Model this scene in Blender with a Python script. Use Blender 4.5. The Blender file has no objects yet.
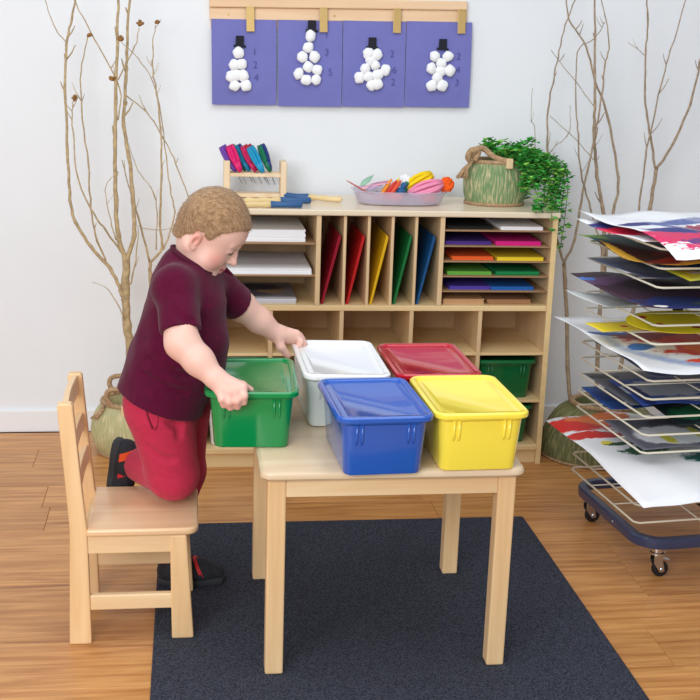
import bpy, bmesh, math, random
import numpy as np
from mathutils import Vector, Matrix, Euler
random.seed(7); np.random.seed(7)
PI = math.pi
scene = bpy.context.scene
COL = scene.collection

# ------------------------------------------------------------------ camera
def rot_axes(yaw, pitch, roll):
    f = Vector((-math.sin(yaw)*math.cos(pitch), math.cos(yaw)*math.cos(pitch), -math.sin(pitch)))
    r = Vector((math.cos(yaw), math.sin(yaw), 0)); u = r.cross(f)
    return (math.cos(roll)*r + math.sin(roll)*u, -math.sin(roll)*r + math.cos(roll)*u, f)
cr, cu, cf = rot_axes(-0.13857, 0.25551, 0.03277)
cam_d = bpy.data.cameras.new('camera'); cam = bpy.data.objects.new('camera', cam_d); COL.objects.link(cam)
cam.matrix_world = Matrix(((cr.x, cu.x, -cf.x, -0.020), (cr.y, cu.y, -cf.y, -3.8821), (cr.z, cu.z, -cf.z, 1.4461), (0, 0, 0, 1)))
cam_d.sensor_width = 36; cam_d.lens = 36*1189.16/700; cam_d.clip_start = .05
scene.camera = cam

# ------------------------------------------------------------------ world, lights, exposure
w = bpy.data.worlds.new('world'); scene.world = w; w.use_nodes = True
w.node_tree.nodes['Background'].inputs[0].default_value = (.90, .95, 1, 1)
w.node_tree.nodes['Background'].inputs[1].default_value = .55
def area(name, loc, target, sx, sy, power, col=(1, 1, 1)):
    d = bpy.data.lights.new(name, 'AREA'); d.shape = 'RECTANGLE'; d.size = sx; d.size_y = sy; d.energy = power; d.color = col
    o = bpy.data.objects.new(name, d); COL.objects.link(o); o.location = loc
    o.rotation_euler = (Vector(target)-Vector(loc)).to_track_quat('-Z', 'Y').to_euler()
    return o
area('front_left_softbox', (-1.45, -4.8, 2.1), (0.2, -.6, .55), 2.6, 1.8, 132, (.97, .985, 1))  # added softbox behind the camera's left, out of view, for frontal fill
area('overhead_softbox', (.3, -1.7, 2.9), (.3, -1.2, 0), 2.4, 1.6, 30, (.98, .99, 1))  # added unseen softbox overhead, softens the light from above
scene.view_settings.view_transform = 'Standard'; scene.view_settings.look = 'None'
scene.view_settings.exposure = 0; scene.view_settings.gamma = 1; scene.view_settings.use_curve_mapping = False

# ------------------------------------------------------------------ materials
def lin(c):
    c = c/255
    return c/12.92 if c <= .04045 else ((c+.055)/1.055)**2.4
def C(r, g, b): return (lin(r), lin(g), lin(b), 1)
MATS = {}
class NT:
    def __init__(s, m): s.t = m.node_tree; s.b = s.t.nodes['Principled BSDF']
    def n(s, typ, **kw):
        x = s.t.nodes.new(typ)
        for k, v in kw.items(): setattr(x, k, v)
        return x
    def l(s, a, b): s.t.links.new(a, b)
def mat(name, col, rough=.5, metal=0, noise=0, nscale=20, bump=0, bscale=60, spec=.5, coat=0, alpha=1, trans=0, stretch=(1, 1, 1), sss=0, sheen=0, col2=None, ior=1.45):
    if name in MATS: return MATS[name]
    m = bpy.data.materials.new(name); m.use_nodes = True; q = NT(m); b = q.b
    b.inputs['Base Color'].default_value = col; b.inputs['Roughness'].default_value = rough; b.inputs['Metallic'].default_value = metal
    b.inputs['Specular IOR Level'].default_value = spec; b.inputs['Coat Weight'].default_value = coat; b.inputs['IOR'].default_value = ior
    b.inputs['Coat Roughness'].default_value = .05
    b.inputs['Alpha'].default_value = alpha; b.inputs['Transmission Weight'].default_value = trans
    b.inputs['Sheen Weight'].default_value = sheen
    if sss:
        b.inputs['Subsurface Weight'].default_value = sss; b.inputs['Subsurface Radius'].default_value = (1, .35, .2); b.inputs['Subsurface Scale'].default_value = .008
    tc = q.n('ShaderNodeTexCoord'); mp = q.n('ShaderNodeMapping'); mp.inputs['Scale'].default_value = stretch
    q.l(tc.outputs['Object'], mp.inputs[0])
    if noise or col2:
        nz = q.n('ShaderNodeTexNoise'); nz.inputs['Scale'].default_value = nscale; nz.inputs['Detail'].default_value = 5
        q.l(mp.outputs[0], nz.inputs['Vector'])
        mx = q.n('ShaderNodeMix', data_type='RGBA')
        a = tuple(c*(1-noise) for c in col[:3])+(1,); c2 = col2 or tuple(min(1, c*(1+noise)) for c in col[:3])+(1,)
        mx.inputs[6].default_value = col if col2 else a; mx.inputs[7].default_value = c2
        mr = q.n('ShaderNodeMapRange'); mr.inputs[1].default_value = .35; mr.inputs[2].default_value = .65
        q.l(nz.outputs[0], mr.inputs[0]); q.l(mr.outputs[0], mx.inputs[0]); q.l(mx.outputs[2], b.inputs['Base Color'])
    if bump:
        nb = q.n('ShaderNodeTexNoise'); nb.inputs['Scale'].default_value = bscale; nb.inputs['Detail'].default_value = 4
        q.l(mp.outputs[0], nb.inputs['Vector'])
        bp = q.n('ShaderNodeBump'); bp.inputs['Strength'].default_value = bump; bp.inputs['Distance'].default_value = .003
        q.l(nb.outputs[0], bp.inputs['Height']); q.l(bp.outputs[0], b.inputs['Normal'])
    MATS[name] = m
    return m
def wood(name, a, c, axis='x', scale=1, rough=.45, rnd=False, dark=None, coat=0):
    """wood with grain along one axis"""
    if name in MATS: return MATS[name]
    m = bpy.data.materials.new(name); m.use_nodes = True; q = NT(m); b = q.b
    b.inputs['Roughness'].default_value = rough; b.inputs['Coat Weight'].default_value = coat; b.inputs['Coat Roughness'].default_value = .15
    tc = q.n('ShaderNodeTexCoord'); mp = q.n('ShaderNodeMapping')
    s = {'x': (1.6, 22, 22), 'y': (22, 1.6, 22), 'z': (22, 22, 1.6)}[axis]
    mp.inputs['Scale'].default_value = tuple(k*scale for k in s)
    src = tc.outputs['Object']
    if rnd:
        oi = q.n('ShaderNodeObjectInfo'); va = q.n('ShaderNodeVectorMath', operation='MULTIPLY_ADD')
        va.inputs[0].default_value = (0, 0, 0)
        cb = q.n('ShaderNodeCombineXYZ'); ml = q.n('ShaderNodeMath', operation='MULTIPLY'); ml.inputs[1].default_value = 37
        q.l(oi.outputs['Random'], ml.inputs[0]); q.l(ml.outputs[0], cb.inputs[0]); q.l(ml.outputs[0], cb.inputs[1])
        ad = q.n('ShaderNodeVectorMath', operation='ADD'); q.l(src, ad.inputs[0]); q.l(cb.outputs[0], ad.inputs[1]); src = ad.outputs[0]
    q.l(src, mp.inputs[0])
    nz = q.n('ShaderNodeTexNoise'); nz.inputs['Scale'].default_value = 1; nz.inputs['Detail'].default_value = 6; nz.inputs['Distortion'].default_value = .6
    q.l(mp.outputs[0], nz.inputs['Vector'])
    rp = q.n('ShaderNodeValToRGB'); e = rp.color_ramp.elements
    e[0].position = .32; e[0].color = a; e[1].position = .66; e[1].color = c
    if dark:
        k = e.new(.24); k.color = dark
    q.l(nz.outputs[0], rp.inputs[0]); out = rp.outputs[0]
    if rnd:
        mr = q.n('ShaderNodeMapRange'); mr.inputs[3].default_value = .93; mr.inputs[4].default_value = 1.05
        q.l(oi.outputs['Random'], mr.inputs[0])
        hs = q.n('ShaderNodeHueSaturation'); q.l(mr.outputs[0], hs.inputs['Value']); q.l(out, hs.inputs['Color']); out = hs.outputs[0]
    q.l(out, b.inputs['Base Color'])
    bp = q.n('ShaderNodeBump'); bp.inputs['Strength'].default_value = .05; bp.inputs['Distance'].default_value = .002
    q.l(nz.outputs[0], bp.inputs['Height']); q.l(bp.outputs[0], b.inputs['Normal'])
    MATS[name] = m
    return m
def paint(name, base, blobs, rough=.6):
    """painted sheet: blobs = (colour, u, v, ru, rv, ragged, scale); ragged noise eats the blob's edge"""
    m = bpy.data.materials.new(name); m.use_nodes = True; q = NT(m); b = q.b; b.inputs['Roughness'].default_value = rough
    tc = q.n('ShaderNodeTexCoord'); cur = None
    for i, (col, u, v, ru, rv, rag, sc) in enumerate(blobs):
        mp = q.n('ShaderNodeMapping'); mp.inputs['Location'].default_value = (-u/ru, -v/rv, 0); mp.inputs['Scale'].default_value = (1/ru, 1/rv, 0)
        q.l(tc.outputs['Object'], mp.inputs[0])
        ln = q.n('ShaderNodeVectorMath', operation='LENGTH'); q.l(mp.outputs[0], ln.inputs[0])
        m2 = q.n('ShaderNodeMapping'); m2.inputs['Location'].default_value = (i*3.7, i*1.9, i*5.1); m2.inputs['Scale'].default_value = (sc, sc*1.6, sc)
        m2.inputs['Rotation'].default_value = (0, 0, i*.9)
        q.l(tc.outputs['Object'], m2.inputs[0])
        nz = q.n('ShaderNodeTexNoise'); nz.inputs['Scale'].default_value = 1; nz.inputs['Detail'].default_value = 8; nz.inputs['Distortion'].default_value = 1.0; q.l(m2.outputs[0], nz.inputs['Vector'])
        ma = q.n('ShaderNodeMath', operation='MULTIPLY_ADD'); ma.inputs[1].default_value = rag*4
        q.l(nz.outputs[0], ma.inputs[0]); q.l(ln.outputs['Value'], ma.inputs[2])
        mr = q.n('ShaderNodeMapRange'); mr.inputs[1].default_value = 1.08+rag*2; mr.inputs[2].default_value = .92+rag*2
        q.l(ma.outputs[0], mr.inputs[0])
        mx = q.n('ShaderNodeMix', data_type='RGBA'); mx.inputs[7].default_value = col; q.l(mr.outputs[0], mx.inputs[0])
        if cur: q.l(cur, mx.inputs[6])
        else: mx.inputs[6].default_value = base
        cur = mx.outputs[2]
    if cur: q.l(cur, b.inputs['Base Color'])
    else: b.inputs['Base Color'].default_value = base
    return m

# ------------------------------------------------------------------ mesh helpers
class MB:
    def __init__(s): s.v = []; s.f = []
    def add(s, vs, fs):
        o = len(s.v); s.v += [tuple(x) for x in vs]; s.f += [tuple(i+o for i in f) for f in fs]; return s
    def box(s, x0, x1, y0, y1, z0, z1, M=None):
        vs = [Vector((x, y, z)) for z in (z0, z1) for y in (y0, y1) for x in (x0, x1)]
        if M: vs = [M @ v for v in vs]
        return s.add(vs, [(0, 2, 3, 1), (4, 5, 7, 6), (0, 1, 5, 4), (2, 6, 7, 3), (0, 4, 6, 2), (1, 3, 7, 5)])
    def prism(s, prof, a0, a1, axis='y'):
        """2-D outline extruded along an axis"""
        mk = {'y': lambda p, a: (p[0], a, p[1]), 'x': lambda p, a: (a, p[0], p[1]), 'z': lambda p, a: (p[0], p[1], a)}[axis]
        n = len(prof); vs = [mk(p, a0) for p in prof]+[mk(p, a1) for p in prof]
        fs = [tuple(range(n)), tuple(range(2*n-1, n-1, -1))]+[(i, i+n, (i+1) % n+n, (i+1) % n) for i in range(n)]
        return s.add(vs, fs)
    def rings(s, rs, cap=True, closed=False):
        n = len(rs[0]); vs = [p for r in rs for p in r]; fs = []
        m = len(rs)
        for k in range(m if closed else m-1):
            for i in range(n):
                j = (i+1) % n; a, b_ = k*n, ((k+1) % m)*n
                fs.append((a+i, a+j, b_+j, b_+i))
        if cap and not closed: fs += [tuple(range(n-1, -1, -1)), tuple(range((m-1)*n, m*n))]
        return s.add(vs, fs)
    def tube(s, pts, r, n=8, closed=False, flat=1):
        pts = [Vector(p) for p in pts]; m = len(pts); rr = r if isinstance(r, (list, tuple)) else [r]*m; rs = []
        ref = None
        for i, p in enumerate(pts):
            if closed: t = pts[(i+1) % m]-pts[i-1]
            else: t = pts[min(i+1, m-1)]-pts[max(i-1, 0)]
            t.normalize()
            if ref is None:
                ref = Vector((0, 0, 1)) if abs(t.z) < .9 else Vector((1, 0, 0))
            a = (ref-t*ref.dot(t)).normalized(); ref = a; b_ = t.cross(a)
            rs.append([p+a*math.cos(2*PI*k/n)*rr[i]*flat+b_*math.sin(2*PI*k/n)*rr[i] for k in range(n)])
        return s.rings(rs, closed=closed)
    def cyl(s, p0, p1, r0, r1=None, n=16): return s.tube([p0, p1], [r0, r0 if r1 is None else r1], n)
    def ball(s, c, r, nu=12, nv=8, M=None):
        r = r if isinstance(r, (tuple, list)) else (r, r, r); vs = []; fs = []
        for i in range(1, nv):
            for j in range(nu):
                a, b_ = PI*i/nv, 2*PI*j/nu
                vs.append(Vector((math.sin(a)*math.cos(b_)*r[0], math.sin(a)*math.sin(b_)*r[1], math.cos(a)*r[2])))
        vs += [Vector((0, 0, r[2])), Vector((0, 0, -r[2]))]; T, B = len(vs)-2, len(vs)-1
        for i in range(nv-2):
            for j in range(nu):
                k = (j+1) % nu; fs.append((i*nu+j, (i+1)*nu+j, (i+1)*nu+k, i*nu+k))
        for j in range(nu):
            k = (j+1) % nu; fs += [(T, j, k), (B, (nv-2)*nu+k, (nv-2)*nu+j)]
        if M: vs = [M @ v for v in vs]
        return s.add([v+Vector(c) for v in vs], fs)
    def lathe(s, prof, n=32, sx=1, sy=1, mod=None, c=(0, 0, 0)):
        rs = []
        for r, z in prof:
            rs.append([(c[0]+math.cos(2*PI*k/n)*r*sx*(mod(2*PI*k/n, z) if mod else 1), c[1]+math.sin(2*PI*k/n)*r*sy*(mod(2*PI*k/n, z) if mod else 1), c[2]+z) for k in range(n)])
        return s.rings(rs)
def rrect(w_, d, r, z, n=5, cx=0, cy=0):
    out = []
    for (sx, sy, a0) in ((1, 1, 0), (-1, 1, PI/2), (-1, -1, PI), (1, -1, 1.5*PI)):
        for k in range(n+1):
            a = a0+PI/2*k/n; out.append((cx+sx*(w_/2-r)+r*math.cos(a), cy+sy*(d/2-r)+r*math.sin(a), z))
    return out
def obj(name, mb, m, parent=None, smooth=False, bevel=0, loc=None, rot=None, label=None, sub=0, seg=2):
    me = bpy.data.meshes.new(name)
    if isinstance(mb, MB): me.from_pydata(mb.v, [], mb.f)
    else: me.from_pydata(*mb)
    bm = bmesh.new(); bm.from_mesh(me); bmesh.ops.recalc_face_normals(bm, faces=bm.faces); bm.to_mesh(me); bm.free()
    me.materials.append(m)
    if smooth: me.polygons.foreach_set('use_smooth', [True]*len(me.polygons))
    o = bpy.data.objects.new(name, me); COL.objects.link(o)
    if parent: o.parent = parent
    if loc: o.location = loc
    if rot: o.rotation_euler = rot
    if label: o['label'] = label
    if bevel:
        b = o.modifiers.new('bevel', 'BEVEL'); b.width = bevel; b.segments = seg; b.limit_method = 'ANGLE'; b.angle_limit = .6
    if sub:
        b = o.modifiers.new('sub', 'SUBSURF'); b.levels = sub; b.render_levels = sub
    if smooth == 'auto':
        me.set_sharp_from_angle(angle=math.radians(35))
    return o
def tag(o, label, cat, group=None):
    o['label'] = label; o['category'] = cat
    if group: o['group'] = group
    return o
def thing(name, label, cat, loc=(0, 0, 0), rz=0, group=None, rot=None):
    o = bpy.data.objects.new(name, None); COL.objects.link(o); o.location = loc; o.rotation_euler = rot or (0, 0, rz)
    o.empty_display_size = .05
    return tag(o, label, cat, group)
def struct(o): o['kind'] = 'structure'; return o
def bx(*a, **k): return MB().box(*a, **k)
def smoothpath(pts, n=6):
    """Catmull-Rom through points"""
    P = [Vector(p) for p in pts]; out = []
    for i in range(len(P)-1):
        p0, p1, p2, p3 = P[max(i-1, 0)], P[i], P[i+1], P[min(i+2, len(P)-1)]
        for k in range(n):
            t = k/n
            out.append(.5*((2*p1)+(p2-p0)*t+(2*p0-5*p1+4*p2-p3)*t*t+(3*p1-p0-3*p2+p3)*t**3))
    return out+[P[-1]]

# ------------------------------------------------------------------ signed-distance figures (continuous bodies, cloth, shoes)
class Field:
    def __init__(s, lo, hi, h):
        s.lo = np.array(lo, float); s.h = h; s.n = (np.ceil((np.array(hi)-s.lo)/h)).astype(int)+1
        s.F = np.full(s.n, .08, np.float32)
    def sub(s, lo, hi):
        a = np.clip(np.floor((np.array(lo)-s.lo)/s.h).astype(int), 0, s.n); b = np.clip(np.ceil((np.array(hi)-s.lo)/s.h).astype(int)+1, 0, s.n)
        sl = tuple(slice(i, j) for i, j in zip(a, b))
        g = [s.lo[i]+s.h*np.arange(a[i], b[i]) for i in range(3)]
        return sl, np.stack(np.meshgrid(*g, indexing='ij'), -1)
    def put(s, lo, hi, fn, k=.01, op='add'):
        m = .035
        sl, P = s.sub(np.array(lo)-m, np.array(hi)+m)
        if 0 in P.shape: return s
        d = fn(P).astype(np.float32); A = s.F[sl]
        if op == 'add':
            hh = np.clip(.5+.5*(A-d)/k, 0, 1); s.F[sl] = A*(1-hh)+d*hh-k*hh*(1-hh)
        else:
            d = -d; hh = np.clip(.5-.5*(A-d)/k, 0, 1); s.F[sl] = A*(1-hh)+d*hh+k*hh*(1-hh)
        return s
    def cap(s, a, b, ra, rb=None, k=.01, op='add', sq=None):
        rb = ra if rb is None else rb; a, b = np.array(a, float), np.array(b, float); r = max(ra, rb)
        def fn(P):
            v = b-a; t = np.clip(((P-a)@v)/max(v@v, 1e-9), 0, 1); d = P-(a+t[..., None]*v)
            return np.sqrt((d*d).sum(-1))-(ra+(rb-ra)*t)
        return s.put(np.minimum(a, b)-r, np.maximum(a, b)+r, fn, k, op)
    def chain(s, pts, rs, k=.01):
        for i in range(len(pts)-1): s.cap(pts[i], pts[i+1], rs[i], rs[i+1], k)
        return s
    def ell(s, c, r, R=None, k=.01, op='add'):
        c, r = np.array(c, float), np.array(r, float); R = np.eye(3) if R is None else np.array(R)   # rows = axes
        def fn(P):
            q = (P-c)@R.T; k0 = np.sqrt(((q/r)**2).sum(-1)); k1 = np.sqrt(((q/r**2)**2).sum(-1))+1e-6
            return k0*(k0-1)/k1
        e = np.full(3, r.max())
        return s.put(c-e, c+e, fn, k, op)
    def cut(s, p, n, bounds=None, k=.003):
        """remove the side the normal points to"""
        n = np.array(n, float); n /= np.linalg.norm(n); p = np.array(p, float)
        if bounds is None: sl, P = s.sub(s.lo, s.lo+s.h*s.n)
        else: sl, P = s.sub(*bounds)
        s.F[sl] = np.maximum(s.F[sl], ((P-p)@n).astype(np.float32)); return s
    def warp(s, fn):
        sl, P = s.sub(s.lo, s.lo+s.h*s.n); s.F[sl] += fn(P).astype(np.float32); return s
    def mesh(s):
        F = s.F; S = F < 0
        c = np.zeros(np.array(F.shape)-1, np.int8)
        for dx in (0, 1):
            for dy in (0, 1):
                for dz in (0, 1): c += S[dx:F.shape[0]-1+dx, dy:F.shape[1]-1+dy, dz:F.shape[2]-1+dz]
        act = (c > 0) & (c < 8); I = np.argwhere(act); idx = np.full(act.shape, -1, np.int64); idx[act] = np.arange(len(I))
        acc = np.zeros((len(I), 3)); cnt = np.zeros(len(I)); cor = [(x, y, z) for x in (0, 1) for y in (0, 1) for z in (0, 1)]
        for a in cor:
            for ax in range(3):
                if a[ax]: continue
                b = list(a); b[ax] = 1
                fa = F[tuple((I+a).T)]; fb = F[tuple((I+b).T)]; m = (fa < 0) != (fb < 0)
                t = np.where(m, fa/np.where(m, fa-fb, 1), 0); p = np.array(a)+np.outer(t, np.eye(3)[ax])
                acc += p*m[:, None]; cnt += m
        V = s.lo+s.h*(I+acc/cnt[:, None]); Q = []
        for ax in range(3):
            sa = [slice(None)]*3; sb = [slice(None)]*3; sa[ax] = slice(0, -1); sb[ax] = slice(1, None)
            e = np.argwhere(S[tuple(sa)] != S[tuple(sb)]); u, v = [k for k in range(3) if k != ax]
            ok = (e[:, u] > 0) & (e[:, v] > 0) & (e[:, u] < F.shape[u]-1) & (e[:, v] < F.shape[v]-1); e = e[ok]
            def g(du, dv):
                k = e.copy(); k[:, u] -= du; k[:, v] -= dv; return idx[tuple(k.T)]
            Q.append(np.stack([g(1, 1), g(0, 1), g(0, 0), g(1, 0)], 1))
        return V.tolist(), [], np.concatenate(Q).tolist()

# ================================================================== the setting
WY = .429
M_WALL = mat('wall_paint', C(233, 237, 241), .85, noise=.012, nscale=3, bump=.25, bscale=45)
struct(obj('wall_back', bx(-3.2, 4.2, WY, WY+.12, 0, 2.9), M_WALL))
struct(obj('baseboard_back', bx(-3.2, 4.2, WY-.012, WY, 0, .085), mat('baseboard_paint', C(236, 238, 241), .6), bevel=.004))
M_FLOOR = wood('floor_wood', C(172, 112, 58), C(214, 156, 94), 'x', 2.2, .42, rnd=True, dark=C(136, 84, 46), coat=.12)
fl = struct(obj('floor', bx(-3.2, 4.2, -5.2, WY+.12, -.06, -.012), mat('floor_base', C(120, 80, 48), .6)))
PW, PL = .182, 1.21
me_plank = None
row = 0; y = -1.409+PW*10
random.seed(3)
while y > -3.0:
    y1 = min(y, WY-.001); y0 = y-PW
    if y0 < WY:
        off = {7: 1.222-PL, 8: 1.147-PL*1.5, 9: 1.147-PL*1}.get(row, random.uniform(0, PL))
        off = (off-1.147) % PL
        x = -2.6+((off+1.147+2.6) % PL)-PL
        while x < 3.2:
            if abs((y1-y0)-PW) < 1e-4 and me_plank:
                o = bpy.data.objects.new('plank', me_plank); COL.objects.link(o); b = o.modifiers.new('bevel', 'BEVEL'); b.width = .0012; b.segments = 1
            else:
                o = obj('plank', bx(0, PL-.0008, 0, (y1-y0)-.0008, -.012, 0), M_FLOOR, bevel=.0012, seg=1)
                if abs((y1-y0)-PW) < 1e-4: me_plank = o.data
            o.parent = fl; o.location = (x, y0, 0); x += PL
    y -= PW; row += 1

# rug
M_RUG = mat('rug_pile', C(38, 40, 48), .95, nscale=240, col2=C(76, 79, 91), bump=.8, bscale=300, spec=.1)
rug = tag(obj('area_rug', MB().rings([rrect(1.132, 1.75, .004, 0, 2), rrect(1.132, 1.75, .004, .005, 2), rrect(1.126, 1.744, .004, .007, 2)]), M_RUG, loc=(.456, -1.3615, 0)),
          'dark charcoal rug on the wood floor under the table', 'rug')

# ================================================================== maple furniture
MAPLE_X = wood('maple_x', C(224, 186, 138), C(240, 210, 166), 'x', 1, .4)
MAPLE_Y = wood('maple_y', C(224, 186, 138), C(240, 210, 166), 'y', 1, .4)
MAPLE_Z = wood('maple_z', C(224, 182, 130), C(240, 204, 156), 'z', 1, .4)
# ---- table
TX, TY, TW, TD, TH = .1506, -1.3914, .5716, .545, .4919
tb = thing('activity_table', 'square light maple activity table standing on the rug', 'table', (TX+TW/2, TY+TD/2, .007), .005)
hw, hd = TW/2, TD/2; zt = TH-.007
def table_top():
    m = MB(); W_, D_ = TW+.036, TD+.036
    m.rings([rrect(W_-.012, D_-.012, .022, zt), rrect(W_-.002, D_-.002, .026, zt+.005), rrect(W_, D_, .028, zt+.011), rrect(W_-.004, D_-.004, .026, zt+.017), rrect(W_-.014, D_-.014, .022, zt+.0205)])
    return m
obj('tabletop', table_top(), wood('maple_top', C(214, 186, 152), C(228, 204, 172), 'x', .8, .28, coat=.25), tb, smooth='auto')
for sx, sy in ((-1, -1), (1, -1), (-1, 1), (1, 1)):
    obj('leg', bx(-.021, .021, -.021, .021, 0, zt), MAPLE_Z, tb, bevel=.004, loc=(sx*(hw-.021), sy*(hd-.021), 0))
for sy in (-1, 1): obj('apron', bx(-hw+.042, hw-.042, sy*(hd-.012)-.01, sy*(hd-.012)+.01, zt-.045, zt), MAPLE_X, tb, bevel=.002)
for sx in (-1, 1): obj('apron', bx(sx*(hw-.012)-.01, sx*(hw-.012)+.01, -hd+.042, hd-.042, zt-.045, zt), MAPLE_Y, tb, bevel=.002)
ZT = .007+zt+.0205

# ---- chair (faces the table; back on the left)
ch = thing('child_chair', 'small light maple chair with slatted back the boy kneels on', 'chair', (-.16, -1.06, 0))
cx0, cy0 = -.16, -1.06
def cl(p): return [(a-cx0, b) for a, b in p]
back_prof = cl([(-.311, 0), (-.258, 0), (-.262, .29), (-.272, .40), (-.288, .607), (-.292, .613), (-.320, .613), (-.324, .607), (-.312, .44), (-.303, .30)])
front_prof = cl([(-.065, .0072), (-.012, .0072), (-.028, .281), (-.068, .281)])
CN, CF = -1.205, -.925     # near and far faces of the side frames
for yy in (CN, CF-.026):
    obj('back_post', MB().prism(back_prof, yy-cy0, yy+.026-cy0), MAPLE_Z, ch, bevel=.004)
    obj('leg', MB().prism(front_prof, yy-cy0, yy+.026-cy0), MAPLE_Z, ch, bevel=.004)
    obj('side_rail', bx(-.263-cx0, -.062-cx0, yy+.004-cy0, yy+.022-cy0, .236, .281), MAPLE_X, ch, bevel=.002)
    obj('stretcher', bx(-.260-cx0, -.060-cx0, yy+.004-cy0, yy+.022-cy0, .088, .127), MAPLE_X, ch, bevel=.003)
def slat(z0, z1, xa, xb):
    m = MB(); n = 8
    for_ = []
    for k in range(n+1):
        t = k/n; yy = CN+.020-cy0+(CF-CN-.04)*t; bow = -.004*math.sin(PI*t)
        for_.append([(xa+bow-cx0, yy, z0), (xa+.014+bow-cx0, yy, z0), (xb+.014+bow-cx0, yy, z1), (xb+bow-cx0, yy, z1)])
    return m.rings(for_)
for z0, z1, xa, xb in ((.565, .610, -.309, -.313), (.472, .512, -.298, -.302), (.385, .425, -.288, -.292)):
    obj('back_slat', slat(z0, z1, xa, xb), MAPLE_Y, ch, bevel=.002)
obj('rear_rail', bx(-.275-cx0, -.258-cx0, CN+.02-cy0, CF-.02-cy0, .238, .281), MAPLE_Y, ch, bevel=.002)
obj('front_rail', bx(-.06-cx0, -.043-cx0, CN+.02-cy0, CF-.02-cy0, .238, .281), MAPLE_Y, ch, bevel=.002)
def seat_mesh():
    xs0, xs1, yn, yf = -.264-cx0, .000-cx0, CN-.004-cy0, CF+.004-cy0
    pts = [(xs0, yn)]+[(xs1-.03+.03*math.sin(a), yn+.03-.03*math.cos(a)) for a in np.linspace(0, PI/2, 6)]+[(xs1-.03+.03*math.cos(a), yf-.03+.03*math.sin(a)) for a in np.linspace(0, PI/2, 6)]+[(xs0, yf)]
    return MB().prism(pts, .2812, .300, 'z')
obj('seat', seat_mesh(), wood('maple_seat', C(230, 190, 146), C(244, 212, 172), 'x', .8, .3, coat=.2), ch, bevel=.006, seg=3, smooth='auto')

# ================================================================== storage cabinet
BIR = wood('birch_face', C(226, 194, 140), C(238, 211, 160), 'x', .8, .42)
BIRZ = wood('birch_side', C(214, 182, 138), C(228, 199, 156), 'z', .8, .42)
EDGE = mat('birch_edge', C(236, 207, 152), .4, noise=.05, nscale=30)
HARD = wood('hardboard', C(150, 116, 82), C(172, 136, 98), 'x', .6, .7)
BACK = wood('birch_back', C(196, 160, 118), C(212, 178, 136), 'z', .6, .6)
CW, CH, CD = 1.22, .901, .385
cab = thing('storage_cabinet', 'wide birch classroom storage cabinet with cubbies against the wall', 'cabinet', (CW/2, CD/2, 0))
def cp(name, x0, x1, y0, y1, z0, z1, m, bev=.0015): return obj(name, bx(x0-CW/2, x1-CW/2, y0-CD/2, y1-CD/2, z0, z1), m, cab, bevel=bev)
t = .018
cp('side_panel', 0, t, .002, CD, 0, CH-.02, BIRZ); cp('side_panel', CW-t, CW, .002, CD, 0, CH-.02, BIRZ)
cp('edge_band', 0, t, 0, .002, 0, CH-.02, EDGE, .0005); cp('edge_band', CW-t, CW, 0, .002, 0, CH-.02, EDGE, .0005)
cp('top_panel', -.006, CW+.006, -.006, CD, CH-.02, CH, wood('birch_top', C(230, 212, 182), C(240, 224, 198), 'x', .7, .3, coat=.2), .004)
cp('back_panel', t, CW-t, CD-.008, CD, .05, CH-.02, BACK)
ZM0, ZM1 = .558, .577
cp('middle_shelf', t, CW-t, 0, CD-.008, ZM0, ZM1, BIR, .003)
cp('base_shelf', t, CW-t, 0, CD-.008, .052, .072, BIR, .003)
cp('kick_board', t, CW-t, .012, .030, 0, .052, BIR)
DV = [.405, .822]
for x in DV: cp('divider', x-.008, x+.008, 0, CD-.008, ZM1, CH-.02, BIRZ)
for k in range(1, 5): cp('divider', .01+.24*k-.007, .01+.24*k+.007, .002, CD-.008, .072, ZM0, BIRZ)
for k in range(5):
    xa, xb = (t if k == 0 else .017+.24*k), (CW-t if k == 4 else .003+.24*(k+1))
    for z in (.228, .400): cp('cubby_shelf', xa, xb, .004, CD-.008, z, z+.010, BIR)
SX = [DV[0]+.008+(DV[1]-DV[0]-.016)*k/5 for k in range(6)]
for x in SX[1:5]: cp('slot_divider', x-.005, x+.005, .004, CD-.008, ZM1, CH-.02, BIRZ)
ZL = [.679, .787]
for z in ZL: cp('paper_shelf', t, DV[0]-.008, .004, CD-.008, z-.004, z, HARD, .0005)
ZR = [.628, .6795, .731, .7835, .8365]
for z in ZR: cp('paper_shelf', DV[1]+.008, CW-t, .004, CD-.008, z-.004, z, HARD, .0005)

# ---- paper in the cabinet
def stack(name, label, x0, x1, y0, y1, z0, hgt, col, sheets=3, top=None, group=None, cat='paper', skew=0):
    th = thing(name, label, cat, ((x0+x1)/2, (y0+y1)/2, z0), skew, group)
    m = mat('paper_%d_%d_%d' % tuple(int(c*255) for c in col[:3]), col, .8)
    n = max(2, int(hgt/.0045)); rnd = random.Random(sum(map(ord, label)))
    for i in range(n):
        dx, dy = rnd.uniform(-.0025, .0025), rnd.uniform(-.002, .002); z = hgt*i/n
        obj('paper_ream', bx(-(x1-x0)/2+dx, (x1-x0)/2+dx, -(y1-y0)/2+dy, (y1-y0)/2+dy, z+.0002, z+hgt/n), top if (top and i == n-1) else m, th)
    return th
G1 = 'coloured paper stacks in the right bay'
rows = [(ZR[4], ('black', C(16, 15, 18)), ('white', C(236, 236, 240)), .010, .012), (ZR[3], ('dark purple', C(74, 44, 132)), ('magenta', C(214, 24, 128)), .012, .014),
        (ZR[2], ('orange', C(240, 100, 36)), ('yellow', C(236, 206, 40)), .012, .012), (ZR[1], ('light green', C(104, 178, 66)), ('dark green', C(12, 132, 70)), .012, .014),
        (ZR[0], ('violet blue', C(84, 62, 170)), ('bright blue', C(26, 96, 176)), .012, .012), (ZM1, ('pale tan', C(204, 160, 116)), ('brown', C(166, 122, 84)), .018, .018)]
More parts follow.
